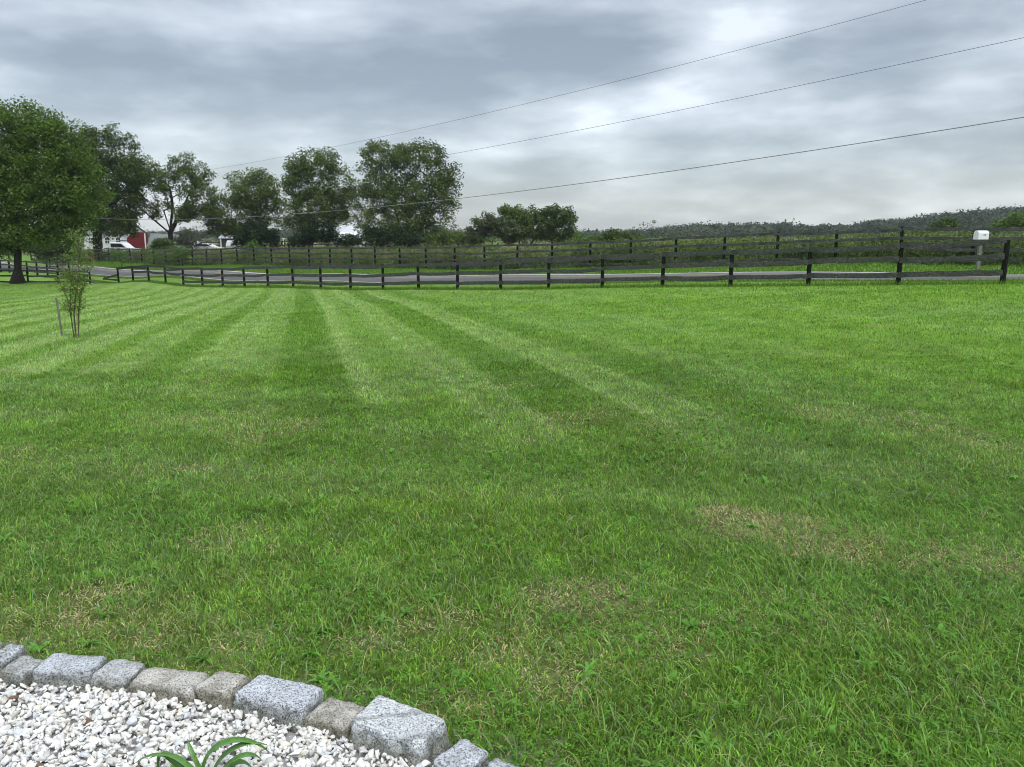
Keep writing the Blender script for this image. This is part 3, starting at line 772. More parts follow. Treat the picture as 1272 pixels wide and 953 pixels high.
# ------------------------------------------------------------------ mailbox
M_white = plain('mailbox_paint', (.82, .84, .86), .35, .5, .03)
M_dark = plain('dark_metal', (.03, .03, .03), .5, .4, .1)
mp_ = gnd(1214.5, 332, .2); 
YM = 27.3; mp_ = at(1214.5, 332, YM); mz = TZ(mp_[0], mp_[1]); top = at(1214.5, 286.5, YM)[2]; bot = at(1214.5, 297.5, YM)[2]
mbx = empty('mailbox', (mp_[0], mp_[1], mz), 'white domed mailbox on a grey wooden post at the far roadside', 'mailbox', rz=0)
zb = bot - mz; hh = top - bot
def mailbody(L, W, Hh, segs=10, x0=0):
    prof = [(-W / 2, 0), (-W / 2, Hh - W / 2)] + [(math.cos(math.pi - math.pi * k / segs) * W / 2, Hh - W / 2 + math.sin(math.pi * k / segs) * W / 2) for k in range(1, segs)] + [(W / 2, Hh - W / 2), (W / 2, 0)]
    V = []; n = len(prof)
    for sx in (-L / 2, L / 2): V += [(sx + x0, p[0], p[1]) for p in prof]
    F_ = [(i, (i + 1) % n, (i + 1) % n + n, i + n) for i in range(n)]; F_ += [tuple(range(n))[::-1], tuple(range(n, 2 * n))]
    return V, F_
V, F_ = mailbody(.43, .21, hh); me = bpy.data.meshes.new('box'); me.from_pydata(V, [], F_); bx = link('box', me, M_white, mbx); bx.location = (0, 0, zb)
bx.rotation_euler = (0, 0, R(14))
V, F_ = mailbody(.015, .222, hh + .008, x0=-.222); me = bpy.data.meshes.new('door'); me.from_pydata(V, [], F_); o = link('door', me, M_white, bx); o.location = (0, 0, -.003)
bm = bmesh.new(); add_box(bm, (-.24, 0, hh * .72), (.02, .03, .035), bev=.004); bm_obj('latch', bm, M_white, o)
bm = bmesh.new(); add_box(bm, (.03, -.112, hh * .52), (.11, .006, .022)); add_box(bm, (.07, -.112, hh * .52 - .0), (.03, .007, .045)); bm_obj('flag', bm, plain('flag', (.25, .22, .2), .5), bx)
bm = bmesh.new(); add_box(bm, (0, 0, 0), (.34, .16, .03)); o = bm_obj('mounting_board', bm, M_grey, mbx); o.location = (0, 0, zb - .018); o.rotation_euler = (0, 0, R(14))
bm = bmesh.new(); add_box(bm, (0, 0, (zb - .035) / 2 - .1), (.11, .11, zb - .035 + .2), bev=.006); bm_obj('post', bm, M_grey, mbx)
bm = bmesh.new(); add_box(bm, (-.0, 0, zb - .1), (.5, .08, .09), bev=.005); bm_obj('arm', bm, M_grey, mbx)

# ------------------------------------------------------------------ trees
def leaves(tips, per, spread, size, cols, flat=.8, tone=.22, up=.3):
    """leaf clusters round every tip; returns verts, cols, quads"""
    n = len(tips) * per
    tip = np.repeat(tips, per, 0); tn = np.repeat(rng.uniform(1 - tone, 1 + tone, len(tips)), per)
    off = rng.normal(size=(n, 3)); off /= np.linalg.norm(off, axis=1, keepdims=True); off *= (rng.random(n) ** .45)[:, None] * spread
    off[:, 2] *= flat
    c = tip + off
    nr = rng.normal(size=(n, 3)); nr[:, 2] = np.abs(nr[:, 2]) + up; nr /= np.linalg.norm(nr, axis=1, keepdims=True)
    a_ = np.cross(nr, rng.normal(size=(n, 3))); a_ /= np.linalg.norm(a_, axis=1, keepdims=True); b_ = np.cross(nr, a_)
    s = size * rng.uniform(.55, 1.3, n)
    a_ *= s[:, None]; b_ *= (s * .55)[:, None]
    droop = nr * (s * .15)[:, None]
    V = np.stack([c - a_, c + b_ - droop, c + a_, c - b_ - droop], 1).reshape(-1, 3)
    w = rng.random(n)[:, None]; col = (np.array(cols[0]) * (1 - w) + np.array(cols[1]) * w) * tn[:, None] * rng.uniform(.75, 1.25, n)[:, None]
    Q = np.arange(n * 4).reshape(-1, 4)
    return V, np.repeat(col, 4, 0), Q
def grow(base, forks, tips, r_tip=.012, jitter=.12, expo=2.3):
    """attach tips to the nearest skeleton node; returns edges with pipe-model radii"""
    nodes = [np.array(base, float)]; par = [-1]
    fork_ids = []
    for chain in forks:          # each chain: list of points from the base upward
        prev = 0
        for p in chain:
            p = np.array(p, float); L = np.linalg.norm(p - nodes[prev]); k = max(1, int(L / .8))
            for q in range(1, k + 1):
                pt = nodes[prev] * (1 - 1 / (k - q + 1)) + p * (1 / (k - q + 1)); 
                pt = pt + rng.normal(0, .03, 3) * min(1, L)
                nodes.append(pt); par.append(prev); prev = len(nodes) - 1
    first = 2 if len(nodes) > 4 else 0
    trunk_top = nodes[-1]
    order = np.argsort(np.linalg.norm(tips - np.array(forks[0][0]), axis=1))
    for i_ in order:
        t = tips[i_]; arr = np.array(nodes[first:]); d = np.linalg.norm(arr - t, axis=1) + np.maximum(0, arr[:, 2] - t[2]) * 1.2
        j = int(np.argmin(d)) + first; L = np.linalg.norm(nodes[j] - t); k = max(1, int(L / .9)); prev = j
        for q in range(1, k + 1):
            s = q / k; pt = nodes[j] * (1 - s) + t * s + np.array([0, 0, -.0]) + (rng.normal(0, jitter, 3) * min(1, L * .4) if q < k else 0)
            pt[2] += .10 * L * math.sin(s * math.pi) * .6
            nodes.append(pt); par.append(prev); prev = len(nodes) - 1
    nodes = np.array(nodes); acc_ = np.zeros(len(nodes)); kids = np.zeros(len(nodes), int)
    for i_ in range(len(nodes) - 1, 0, -1):
        if kids[i_] == 0: acc_[i_] = r_tip ** expo
        kids[par[i_]] += 1; acc_[par[i_]] += acc_[i_] * 1.0
    rad = acc_ ** (1 / expo)
    return nodes, np.array(par), rad
def ell_tips(ells, n, shell=.55):
    """ells: (c(3), r(3)) ; sample points inside the union with weights by volume"""
    w = np.array([e[1][0] * e[1][1] * e[1][2] for e in ells]); w = w ** .8; w /= w.sum(); out = []
    for e, k in zip(ells, (w * n).astype(int) + 1):
        v = rng.normal(size=(k, 3)); v /= np.linalg.norm(v, axis=1, keepdims=True)
        r = shell + (1 - shell) * rng.random(k) ** .6; r *= rng.uniform(.9, 1.08, k); out.append(np.array(e[0]) + v * r[:, None] * np.array(e[1]))
    return np.concatenate(out)
def tree(name, Y, tpx, bpy_, ells, n, per, spread, leaf, cols, label, cat='tree', group=None, forks=None, depth=.8, shell=.5, trunk_r=None, flat=.8, twig=.012, extra=None, minz=.3, tone=.22):
    base = at(tpx, bpy_, Y); bz = TZ(base[0], base[1]); base = np.array([base[0], base[1], bz])
    E = []
    for cx, cy, rx, ry, *dy in ells:
        yy = Y + (dy[0] if dy else 0); c = at(cx, cy, yy); k = yy / F; E.append((c, (rx * k, rx * k * depth, ry * k)))
    tips = ell_tips(E, n, shell); tips = tips[tips[:, 2] > bz + minz]
    ctr = np.mean([e[0] for e in E], 0)
    if forks is None:
        low = min(e[0][2] - e[1][2] * .4 for e in E); mid = base + (ctr - base) * .5
        forks_ = [[base + np.array([0, 0, max(.6, (low - bz) * .8)]), ctr * np.array([.5, .5, 1]) + base * np.array([.5, .5, 0])]]
    else:
        forks_ = [[at(px, py, Y + dy) for px, py, dy in ch] for ch in forks]
    nodes, par, rad = grow(base, forks_, tips, twig)
    if trunk_r: 
        rad = rad * 1.0; s = trunk_r / rad[0]; k = np.clip((rad - twig * 2) / (rad[0] - twig * 2), 0, 1); rad = rad * (1 + (s - 1) * k)
    rad[0] *= 1.18
    ed = [(nodes[par[i_]], nodes[i_], min(rad[par[i_]], rad[i_] * 1.35 if par[i_] > 0 else 9), rad[i_]) for i_ in range(1, len(nodes))]
    ed[0] = (ed[0][0] - np.array([0, 0, .3]), ed[0][1], ed[0][2], ed[0][3])
    root = empty(name, base, label, cat, group)
    V, Q = tubes(ed, 7); tr = link('trunk', np_mesh('trunk', V - base, [Q], None, True), M_bark, root)
    lv, lcx, lq = leaves(tips, per, spread, leaf, cols, flat, tone)
    if extra is not None:
        n2, per2, c2 = extra; t2 = tips[rng.random(len(tips)) < n2]; v2, lc2, q2 = leaves(t2, per2, spread, leaf, c2, flat)
        lq = np.concatenate([lq, q2 + len(lv)]); lv = np.concatenate([lv, v2]); lcx = np.concatenate([lcx, lc2])
    k = lv[:, 2].reshape(-1, 4).min(1) > bz + .02; lq = lq[k]
    cr = link('crown', np_mesh('crown', lv - base, [lq], lcx), M_leaf, root)
    return root
DG = ((.052, .084, .024), (.100, .146, .040)); MG = ((.070, .108, .029), (.138, .186, .050)); BG = ((.066, .120, .022), (.130, .205, .040)); GG = ((.08, .10, .055), (.12, .145, .08))
TL = 'trees beyond the road'
tree('broadleaf_tree', 49, 22, 352, [(-15, 178, 55, 62), (45, 205, 55, 55), (85, 245, 42, 42), (20, 255, 60, 45), (-50, 240, 70, 80), (100, 262, 26, 24), (-20, 135, 30, 22), (55, 170, 30, 22), (-70, 180, 60, 60), (-120, 240, 50, 60), (60, 235, 50, 45), (10, 215, 50, 40), (95, 275, 22, 22), (30, 285, 60, 18), (72, 172, 34, 22), (35, 148, 38, 20), (70, 292, 36, 12), (-10, 300, 36, 14), (95, 215, 30, 32)], 1400, 88, .62, .085, BG,
     'large bright green broadleaf tree at the left edge, trunk behind the black fence', trunk_r=.42, depth=.9, shell=.35, extra=(.22, 26, ((.14, .2, .045), (.2, .27, .07))),
     forks=[[(22, 300, 0), (10, 262, 0), (-10, 200, 0)], [(22, 300, 0), (35, 262, -1), (55, 225, -1)], [(22, 296, 0), (50, 275, 1.5), (85, 262, 2)]])
tree('broadleaf_tree', 84, 123, 318, [(128, 190, 38, 32), (140, 225, 44, 32), (130, 262, 45, 28), (108, 232, 34, 45), (165, 240, 18, 30), (155, 272, 24, 12), (118, 172, 18, 10), (138, 284, 34, 9), (168, 212, 20, 24), (98, 200, 30, 34)], 640, 80, .75, .125, DG,
     'dense dark tree behind the bright green one, its trunk in front of the white house', trunk_r=.45, group=TL, shell=.3)
tree('broadleaf_tree', 88, 213, 316, [(178, 215, 22, 18), (172, 245, 14, 22), (232, 212, 24, 18), (245, 240, 24, 18), (205, 232, 22, 24), (262, 262, 14, 16), (190, 262, 14, 12), (228, 262, 24, 12), (222, 200, 10, 6), (160, 196, 8, 8), (152, 212, 14, 16), (250, 222, 14, 12), (240, 262, 26, 12)], 420, 52, .62, .115, MG,
     'thin-crowned spreading tree with a forked trunk right of the red barn', trunk_r=.48, group=TL, shell=.15,
     forks=[[(212, 288, 0), (203, 262, 0), (178, 232, 0)], [(212, 288, 0), (214, 255, 0), (208, 218, 0)], [(212, 288, 0), (228, 260, 0), (240, 225, 0)], [(211, 290, 0), (190, 272, 0), (165, 250, 0)]])
tree('broadleaf_tree', 90, 312, 315, [(312, 240, 40, 26), (290, 265, 38, 24), (335, 258, 24, 28), (318, 222, 20, 10), (275, 282, 20, 14), (300, 285, 30, 12)], 400, 62, .7, .12, MG,
     'low rounded tree left of the two tallest trees, above a dark evergreen bush', trunk_r=.35, group=TL, shell=.3)
tree('broadleaf_tree', 86, 385, 313, [(392, 205, 32, 22), (378, 232, 28, 24), (420, 235, 26, 26), (395, 258, 40, 22), (365, 215, 14, 18), (372, 278, 26, 12), (415, 270, 22, 12)], 440, 62, .7, .12, MG,
     'tall tree with an upright oval crown, left of the widest tree', trunk_r=.4, group=TL, shell=.3,
     forks=[[(386, 285, 0), (382, 250, 0), (390, 205, 0)], [(386, 285, 0), (400, 255, 0), (420, 230, 0)]])
tree('broadleaf_tree', 84, 505, 312, [(478, 195, 30, 20), (520, 198, 34, 22), (552, 220, 22, 20), (470, 225, 30, 28), (515, 240, 48, 28), (560, 250, 16, 16), (490, 275, 50, 22), (545, 278, 24, 16), (452, 250, 18, 20)], 640, 66, .7, .12, MG,
     'widest tallest tree with many stems, rightmost of the trees by the farm', trunk_r=.28, group=TL, shell=.3,
     forks=[[(498, 290, 0), (488, 250, 0), (478, 200, 0)], [(510, 290, 1), (512, 245, 1), (520, 200, 1)], [(520, 292, 0), (535, 255, 0), (552, 225, 0)], [(488, 290, -1), (472, 255, -1), (460, 230, -1)]])
def shrub(Y, px, ells, n, per, spread, leaf, cols, label, group=None, name='shrub', base=None, tone=.22, **kw):
    return tree(name, Y, px, 315, ells, n, per, spread, leaf, cols, label, 'shrub', group, depth=.8, shell=.3, twig=.008, minz=.05, tone=tone, **kw)
SG = 'bushes beyond the road'
shrub(82, 330, [(322, 290, 26, 15), (340, 300, 14, 10), (305, 300, 16, 9)], 90, 70, .6, .13, ((.014, .032, .012), (.028, .055, .018)), 'dark evergreen bush under the low rounded tree', SG)
shrub(82, 405, [(400, 288, 22, 14), (430, 300, 18, 9), (378, 300, 20, 9)], 90, 70, .6, .13, ((.014, .032, .012), (.028, .055, .018)), 'dark evergreen bush under the tall oval-crowned tree', SG)
shrub(80, 470, [(460, 296, 24, 13), (500, 298, 30, 14), (540, 300, 30, 12)], 130, 60, .6, .13, ((.018, .036, .014), (.034, .06, .02)), 'dark thicket at the feet of the widest tallest tree', SG)
shrub(78, 570, [(560, 296, 26, 11), (585, 302, 22, 9), (545, 304, 20, 8)], 80, 60, .6, .13, MG, 'mid green bush right of the widest tallest tree', SG)
shrub(80, 204, [(203, 303, 11, 5), (194, 306, 6, 4)], 40, 60, .5, .13, DG, 'dark low bush in front of the grey barn roof', SG)
shrub(96, 240, [(238, 296, 24, 13), (222, 302, 16, 10)], 90, 46, .5, .10, ((.085, .095, .075), (.13, .135, .11)), 'grey-brown bare-looking brush mound right of the forked tree', SG)
shrub(104, 285, [(285, 296, 20, 10)], 50, 46, .5, .10, ((.08, .09, .07), (.12, .125, .1)), 'small grey-brown brush mound beside the grey shed', SG)
shrub(78, 60, [(60, 302, 30, 16), (85, 305, 22, 12)], 160, 70, .6, .11, DG, 'dark thicket between the big left tree and the white farmhouse', SG)
shrub(80, 10, [(10, 300, 30, 18), (-30, 302, 34, 18)], 160, 70, .6, .11, DG, 'dark thicket behind the trunk of the big left tree', SG)
# bushes / small trees in the middle
tree('broadleaf_tree', 74, 612, 312, [(605, 278, 22, 12), (628, 285, 18, 12), (595, 292, 16, 12)], 130, 60, .5, .11, GG, 'low grey-green tree at the left end of the roadside clump', shell=.3, group='clump of small trees right of the farm trees')
tree('broadleaf_tree', 76, 645, 312, [(648, 270, 24, 14), (640, 288, 24, 14), (628, 262, 9, 7)], 170, 60, .5, .11, MG, 'middle green tree of the clump of small trees', shell=.3, group='clump of small trees right of the farm trees')
tree('broadleaf_tree', 77, 692, 312, [(692, 270, 24, 14), (700, 286, 18, 14), (674, 288, 22, 14), (668, 266, 14, 8)], 190, 60, .5, .11, DG, 'dark rounded tree at the right end of the clump of small trees', shell=.3, group='clump of small trees right of the farm trees')
shrub(70, 765, [(768, 294, 22, 7), (750, 298, 16, 6), (785, 297, 14, 6)], 80, 60, .45, .1, DG, 'low dark bush behind the far fence, left of the distant woods', SG)
shrub(70, 730, [(728, 303, 22, 8)], 50, 60, .5, .1, MG, 'yellow-green low bush right of the clump of small trees', SG)
shrub(62, 1175, [(1176, 279, 11, 6), (1165, 283, 8, 5)], 40, 60, .45, .09, ((.06, .1, .035), (.1, .15, .05)), 'small rounded bush left of the white mailbox, against the wooded ridge', SG)
shrub(60, 1262, [(1262, 275, 16, 9), (1246, 280, 12, 7), (1285, 276, 18, 9)], 90, 60, .45, .09, ((.08, .15, .035), (.13, .21, .055)), 'yellow-green bush at the right edge behind the far fence', SG)
# leggy roadside saplings rising above the far fence
def leggy(px, py_top, Y, label, cols=((.07, .14, .035), (.12, .2, .055)), w=8, n=26, per=14):
    b_ = at(px, 320, Y); bz = TZ(b_[0], b_[1]); tz = at(px, py_top, Y)[2]
    tips = np.stack([b_[0] + rng.normal(0, w * Y / F * .5, n), Y + rng.normal(0, .3, n), bz + (tz - bz) * rng.uniform(.25, 1, n) ** .8], 1)
    nodes, par, rad = grow((b_[0], Y, bz), [[(b_[0], Y, bz + (tz - bz) * .5), (b_[0] + .1, Y, bz + (tz - bz) * .85)]], tips, .006)
    base = np.array([b_[0], Y, bz]); root = empty('sapling', base, label, 'sapling', 'leggy saplings by the far fence')
    V, Q = tubes([(nodes[par[i_]], nodes[i_], rad[i_], rad[i_]) for i_ in range(1, len(nodes))], 5)
    link('trunk', np_mesh('trunk', V - base, [Q], None, True), M_bark, root)
    lv, c_, q_ = leaves(tips, per, .28, .07, cols); link('crown', np_mesh('crown', lv - base, [q_], c_), M_leaf, root)
leggy(807, 276, 52, 'tall leggy sapling silhouetted against the sky left of the distant woods', ((.07, .1, .05), (.1, .13, .07)), 9, 16, 10)
leggy(792, 281, 53, 'slender sapling just left of the tallest leggy one', ((.07, .1, .05), (.1, .13, .07)), 5, 10, 9)
leggy(722, 287, 58, 'leggy sapling right of the clump of small trees', w=12, n=24)
leggy(610, 296, 55, 'yellow-green sapling in front of the grey-green tree of the clump', w=12, n=30)
leggy(226, 306, 68, 'bushy green sapling against the far fence below the forked tree', w=16, n=60, per=22)
leggy(192, 308, 70, 'pale green sapling at the far fence below the red barn', w=10, n=30)
leggy(316, 300, 64, 'yellow-green sapling standing over the far fence near the grey shed', w=12, n=40, per=18)
leggy(112, 310, 71, 'rusty green sapling at the roadside behind the young lawn tree', ((.10, .12, .03), (.2, .15, .05)), w=8, n=24)
leggy(1132, 283, 44, 'leggy sapling at the far fence post left of the mailbox', w=6, n=16, per=10)
leggy(150, 312, 71, 'low leafy sapling at the far fence in front of the white pickup', w=12, n=40, per=18)

# weeds in the field: tall stems, goldenrod-like, uncountable
acc = Acc()
def weeds(n, t0, t1, u0, u1, h0, h1, cols, leafy=10, ls=.05):
    t = rng.uniform(t0, t1, n); u = u0 + (u1 - u0) * rng.random(n) ** 1.3; p = F2 + DT2 * t[:, None] + DU * u[:, None]
    cl = fbm(p[:, 0] * .5, p[:, 1] * .5, 44); k = rng.random(n) < np.clip((cl - .3) * 3, .15, 1); p = p[k]; cl = cl[k]; n = len(p)
    z = terrain(p[:, 0], p[:, 1]); h = rng.uniform(h0, h1, n) * (.5 + cl)
    w = rng.random(n)[:, None]; c = (np.array(cols[0]) * (1 - w) + np.array(cols[1]) * w) * rng.uniform(.7, 1.3, n)[:, None]
    ld = rng.uniform(0, 6.28, n); le = rng.uniform(0, .5, n)
    V, C, P = blades(p[:, 0], p[:, 1], h, np.full(n, .03), ld, le, c, 2, z); acc.add(V, C, P)
    m = n * leafy; s = np.tile(np.linspace(.2, 1, leafy), n) + rng.normal(0, .05, m); hr = np.repeat(h, leafy)
    cx = np.repeat(p[:, 0], leafy) + np.repeat(np.cos(ld) * np.sin(le) * h, leafy) * s ** 2 + rng.normal(0, .09, m)
    cy = np.repeat(p[:, 1], leafy) + np.repeat(np.sin(ld) * np.sin(le) * h, leafy) * s ** 2 + rng.normal(0, .09, m)
    cz = np.repeat(z, leafy) + hr * s * .97
    ctr = np.stack([cx, cy, cz], 1); nr = rng.normal(size=(m, 3)); nr[:, 2] += .4; nr /= np.linalg.norm(nr, axis=1, keepdims=True)
    a_ = np.cross(nr, rng.normal(size=(m, 3))); a_ /= np.linalg.norm(a_, axis=1, keepdims=True); b_ = np.cross(nr, a_); sz = ls * rng.uniform(.6, 1.5, m)
    a_ *= sz[:, None] * 1.3; b_ *= sz[:, None] * .45
    acc.add(np.stack([ctr - a_, ctr + b_, ctr + a_, ctr - b_], 1).reshape(-1, 3), np.repeat(np.repeat(c, leafy, 0) * rng.uniform(.8, 1.25, m)[:, None], 4, 0), [np.arange(m * 4).reshape(-1, 4)])
OL = ((.085, .125, .035), (.16, .20, .06)); DK = ((.04, .075, .025), (.07, .11, .035)); GR = ((.13, .13, .085), (.19, .175, .12))
weeds(9000, -20, 96, .2, 4, .5, 1.25, OL)
weeds(3500, -20, 96, .1, 2.2, .5, 1.1, DK, 14, .06)
weeds(2600, 20, 96, .1, 5, .6, 1.2, GR, 8, .05)
weeds(9000, -20, 96, 4, 24, .4, .9, OL, 7, .07)
weeds(4500, -20, 96, 4, 30, .4, 1.0, GR, 6, .07)
weeds(2500, -20, 96, -.7, .3, .1, .45, DK, 10, .05)
weeds(5000, -25, 20, .3, 22, .5, 1.1, OL, 8, .07)
weed = link('field_weeds', acc.mesh('field_weeds'), M_weed)
tag(weed, 'tall olive weeds and goldenrod filling the field behind the far fence', 'weeds', kind='stuff')

# ------------------------------------------------------------------ far woods
def crowns(specs, leafs, size, cols):
    Vs = []; Cs = []; 
    for (x_, y_, z_, rx, rz) in specs:
        m = leafs; v = rng.normal(size=(m, 3)); v /= np.linalg.norm(v, axis=1, keepdims=True); v[:, 2] = np.abs(v[:, 2]) * 1.0
        r = rng.uniform(.8, 1.12, m) * (1 + .2 * np.sin(v[:, 0] * 5 + x_) * np.cos(v[:, 1] * 4 + y_))
        c = np.array([x_, y_, z_]) + v * r[:, None] * np.array([rx, rx, rz])
        nr = v + rng.normal(0, .6, (m, 3)); nr /= np.linalg.norm(nr, axis=1, keepdims=True)
        a_ = np.cross(nr, rng.normal(size=(m, 3))); a_ /= np.linalg.norm(a_, axis=1, keepdims=True); b_ = np.cross(nr, a_)
        s = size * rng.uniform(.6, 1.3, m); a_ *= s[:, None]; b_ *= (s * .7)[:, None]
        Vs.append(np.stack([c - a_, c + b_, c + a_, c - b_], 1).reshape(-1, 3))
        w = rng.random(); col = (np.array(cols[0]) * (1 - w) + np.array(cols[1]) * w) * rng.uniform(.7, 1.35) * rng.uniform(.8, 1.2, m)[:, None]
        Cs.append(np.repeat(col, 4, 0))
    V = np.concatenate(Vs); return V, np.concatenate(Cs), np.arange(len(V)).reshape(-1, 4)
SK = np.array([(-200, 286), (180, 287), (250, 287), (330, 285), (360, 286), (450, 286), (560, 287), (700, 287), (760, 286), (800, 286), (830, 281), (870, 278), (930, 277.5), (970, 277), (1000, 279), (1030, 279.5), (1060, 278), (1090, 272), (1130, 270), (1160, 266), (1200, 262), (1240, 258), (1272, 257), (1400, 250), (1700, 240)])
specs = []
for k in range(1150):
    px = rng.uniform(-160, 1650); Yf = rng.uniform(330, 640)
    zt = at(px, np.interp(px, SK[:, 0], SK[:, 1]), 470)[2]             # crest height at that azimuth
    p = at(px, 290, Yf); g_ = TZ(p[0], p[1])
    hN = zt - (Yf < 420) * rng.uniform(0, 3) 
    top = 1.5 + (zt - 1.5) * Yf / 470 - rng.uniform(0, 2.2)
    if Yf > 470: top = min(top, 1.5 + (zt - 1.5) * Yf / 470 - .5)
    r = rng.uniform(4, 9); rz = r * rng.uniform(.75, 1.1)
    specs.append((p[0], Yf, top - rz, r, rz))
accw = Acc()
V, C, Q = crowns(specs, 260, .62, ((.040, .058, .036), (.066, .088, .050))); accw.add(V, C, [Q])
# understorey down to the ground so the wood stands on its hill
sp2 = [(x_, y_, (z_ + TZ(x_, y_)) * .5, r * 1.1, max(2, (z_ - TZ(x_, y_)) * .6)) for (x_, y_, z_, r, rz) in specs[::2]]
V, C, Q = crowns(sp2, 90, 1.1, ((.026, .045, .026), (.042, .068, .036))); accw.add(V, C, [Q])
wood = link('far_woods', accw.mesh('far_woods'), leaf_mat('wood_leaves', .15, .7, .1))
tag(wood, 'distant dark wooded ridge along the horizon beyond the fields', 'woods', kind='stuff')

# ------------------------------------------------------------------ young multi-stem tree on the lawn, its stake
g = gnd(93, 418)
YS = g[1]
root = empty('young_tree', g, 'young multi-stemmed tree with sparse grey-green leaves on the left of the lawn', 'tree')
edges = []; tipl = []
def wpx(px, py, dy=0): return at(px, py, YS + dy)
stems = [[(92, 418), (89, 398), (84, 372), (77, 358), (72, 342)], [(94, 418), (92, 396), (93, 372), (98, 345), (97, 312), (99, 290)], [(97, 417), (97, 395), (99, 370), (104, 346), (106, 325), (103, 298)],
         [(92, 418), (88, 392), (87, 366), (90, 340), (92, 318)], [(97, 417), (98, 388), (101, 362), (110, 342)], [(94, 416), (92, 390), (95, 362), (88, 348), (85, 334)]]
for si, st_ in enumerate(stems):
    dy = rng.uniform(-.25, .25); P = []
    for k, (px, py) in enumerate(st_): P.append(wpx(px, py, dy * k / len(st_)))
    P[0] = np.array([P[0][0], YS, g[2] - .05])
    for k in range(len(P) - 1):
        r0 = .0125 - .0022 * k; edges.append((P[k], P[k + 1], r0, r0 - .0022))
        if k >= 1:
            for q in range(6):
                s = rng.random(); b_ = P[k] * (1 - s) + P[k + 1] * s; d_ = rng.normal(size=3) * np.array([.14, .14, .1]) + np.array([0, 0, .1]); edges.append((b_, b_ + d_, .004, .002)); tipl.append(b_ + d_); tipl.append(b_ + d_ * .5)
        if k >= 2:
            for q in range(5): 
                s = rng.random(); tipl.append(P[k] * (1 - s) + P[k + 1] * s)
V, Q = tubes(edges, 6); link('trunk', np_mesh('trunk', V - g, [Q], None, True), M_stem, root)
tipl = np.array(tipl)
lv, c_, q_ = leaves(tipl, 9, .10, .021, ((.11, .18, .04), (.2, .28, .075)), 1.0)
top_ = np.array([wpx(px, py, rng.uniform(-.2, .2)) for px, py in zip(rng.normal(98, 9, 60), rng.uniform(286, 335, 60))])
lv2, c2, q2 = leaves(top_, 9, .15, .018, ((.15, .2, .08), (.24, .28, .14)), 1.0)
for t_ in top_[::2]: pass
link('crown', np_mesh('crown', np.concatenate([lv, lv2]) - g, [np.concatenate([q_, q2 + len(lv)])], np.concatenate([c_, c2])), M_leaf, root)
s_ = gnd(77.5, 416)
stk = bmesh.new(); bmesh.ops.create_cone(stk, cap_ends=True, segments=8, radius1=.02, radius2=.018, depth=1.0)
tp = at(75, 370, s_[1]); hS = tp[2] - s_[2]
for v in stk.verts: v.co.z = (hS if v.co.z > 0 else -.15); v.co.x += (-.04 if v.co.z > 0 else 0)
o = bm_obj('stake', stk, M_grey); o.location = Vector(s_); tag(o, 'thin grey wooden stake left of the young multi-stemmed tree', 'stake')

# ------------------------------------------------------------------ overhead wires
M_wire = plain('wire', (.05, .05, .052), .5, .4, .1)
M_wire2 = plain('wire_pale', (.24, .245, .24), .5, .4, .1)
def wire(pxs, Ys, r, m, label):
    # fit a smooth space curve through pixel/depth samples, extended both ways
    P = np.array([at(px, py, Y) for (px, py), Y in zip(pxs, Ys)])
    X_ = P[:, 0]; co_y = np.polyfit(X_, P[:, 1], 1); co_z = np.polyfit(X_, P[:, 2], 2)
    xs = np.linspace(X_.min() - 14, X_.max() + 14, 90)
    Q_ = np.stack([xs, np.polyval(co_y, xs), np.polyval(co_z, xs)], 1)
    V, Q = tubes([(Q_[k], Q_[k + 1], r, r) for k in range(len(Q_) - 1)], 6)
    o = link('overhead_wire', np_mesh('overhead_wire', V, [Q], None, True), m); tag(o, label, 'wire', 'overhead wires crossing the sky')
def wy(px):   # depth of the wire plane (a line parallel to the road, 8.3 m past the front fence) for an azimuth
    k = (px - 636) / F / 1.02; q = TU(0, 8.3); a_ = DT
    # (q+a t).x = k*(q+a t).y
    t = (k * q[1] - q[0]) / (a_[0] - k * a_[1]); return q[1] + a_[1] * t
def wire_line(pts, r, m, label): wire(pts, [wy(p[0]) for p in pts], r, m, label)
wire_line([(1150, 0), (886, 70), (636, 133.5), (360, 194), (250, 212)], .007, M_wire, 'highest overhead wire, running up to the top edge of the picture')
wire_line([(1272, 46.5), (886, 128.5), (636, 178.5), (550, 193), (440, 212)], .008, M_wire, 'middle overhead wire, reaching the right edge below the highest one')
wire_line([(1272, 146), (986, 189), (636, 239), (573, 247), (430, 262), (330, 268), (250, 271), (130, 272)], .017, M_wire2, 'lowest and thickest overhead wire, passing in front of the trees')

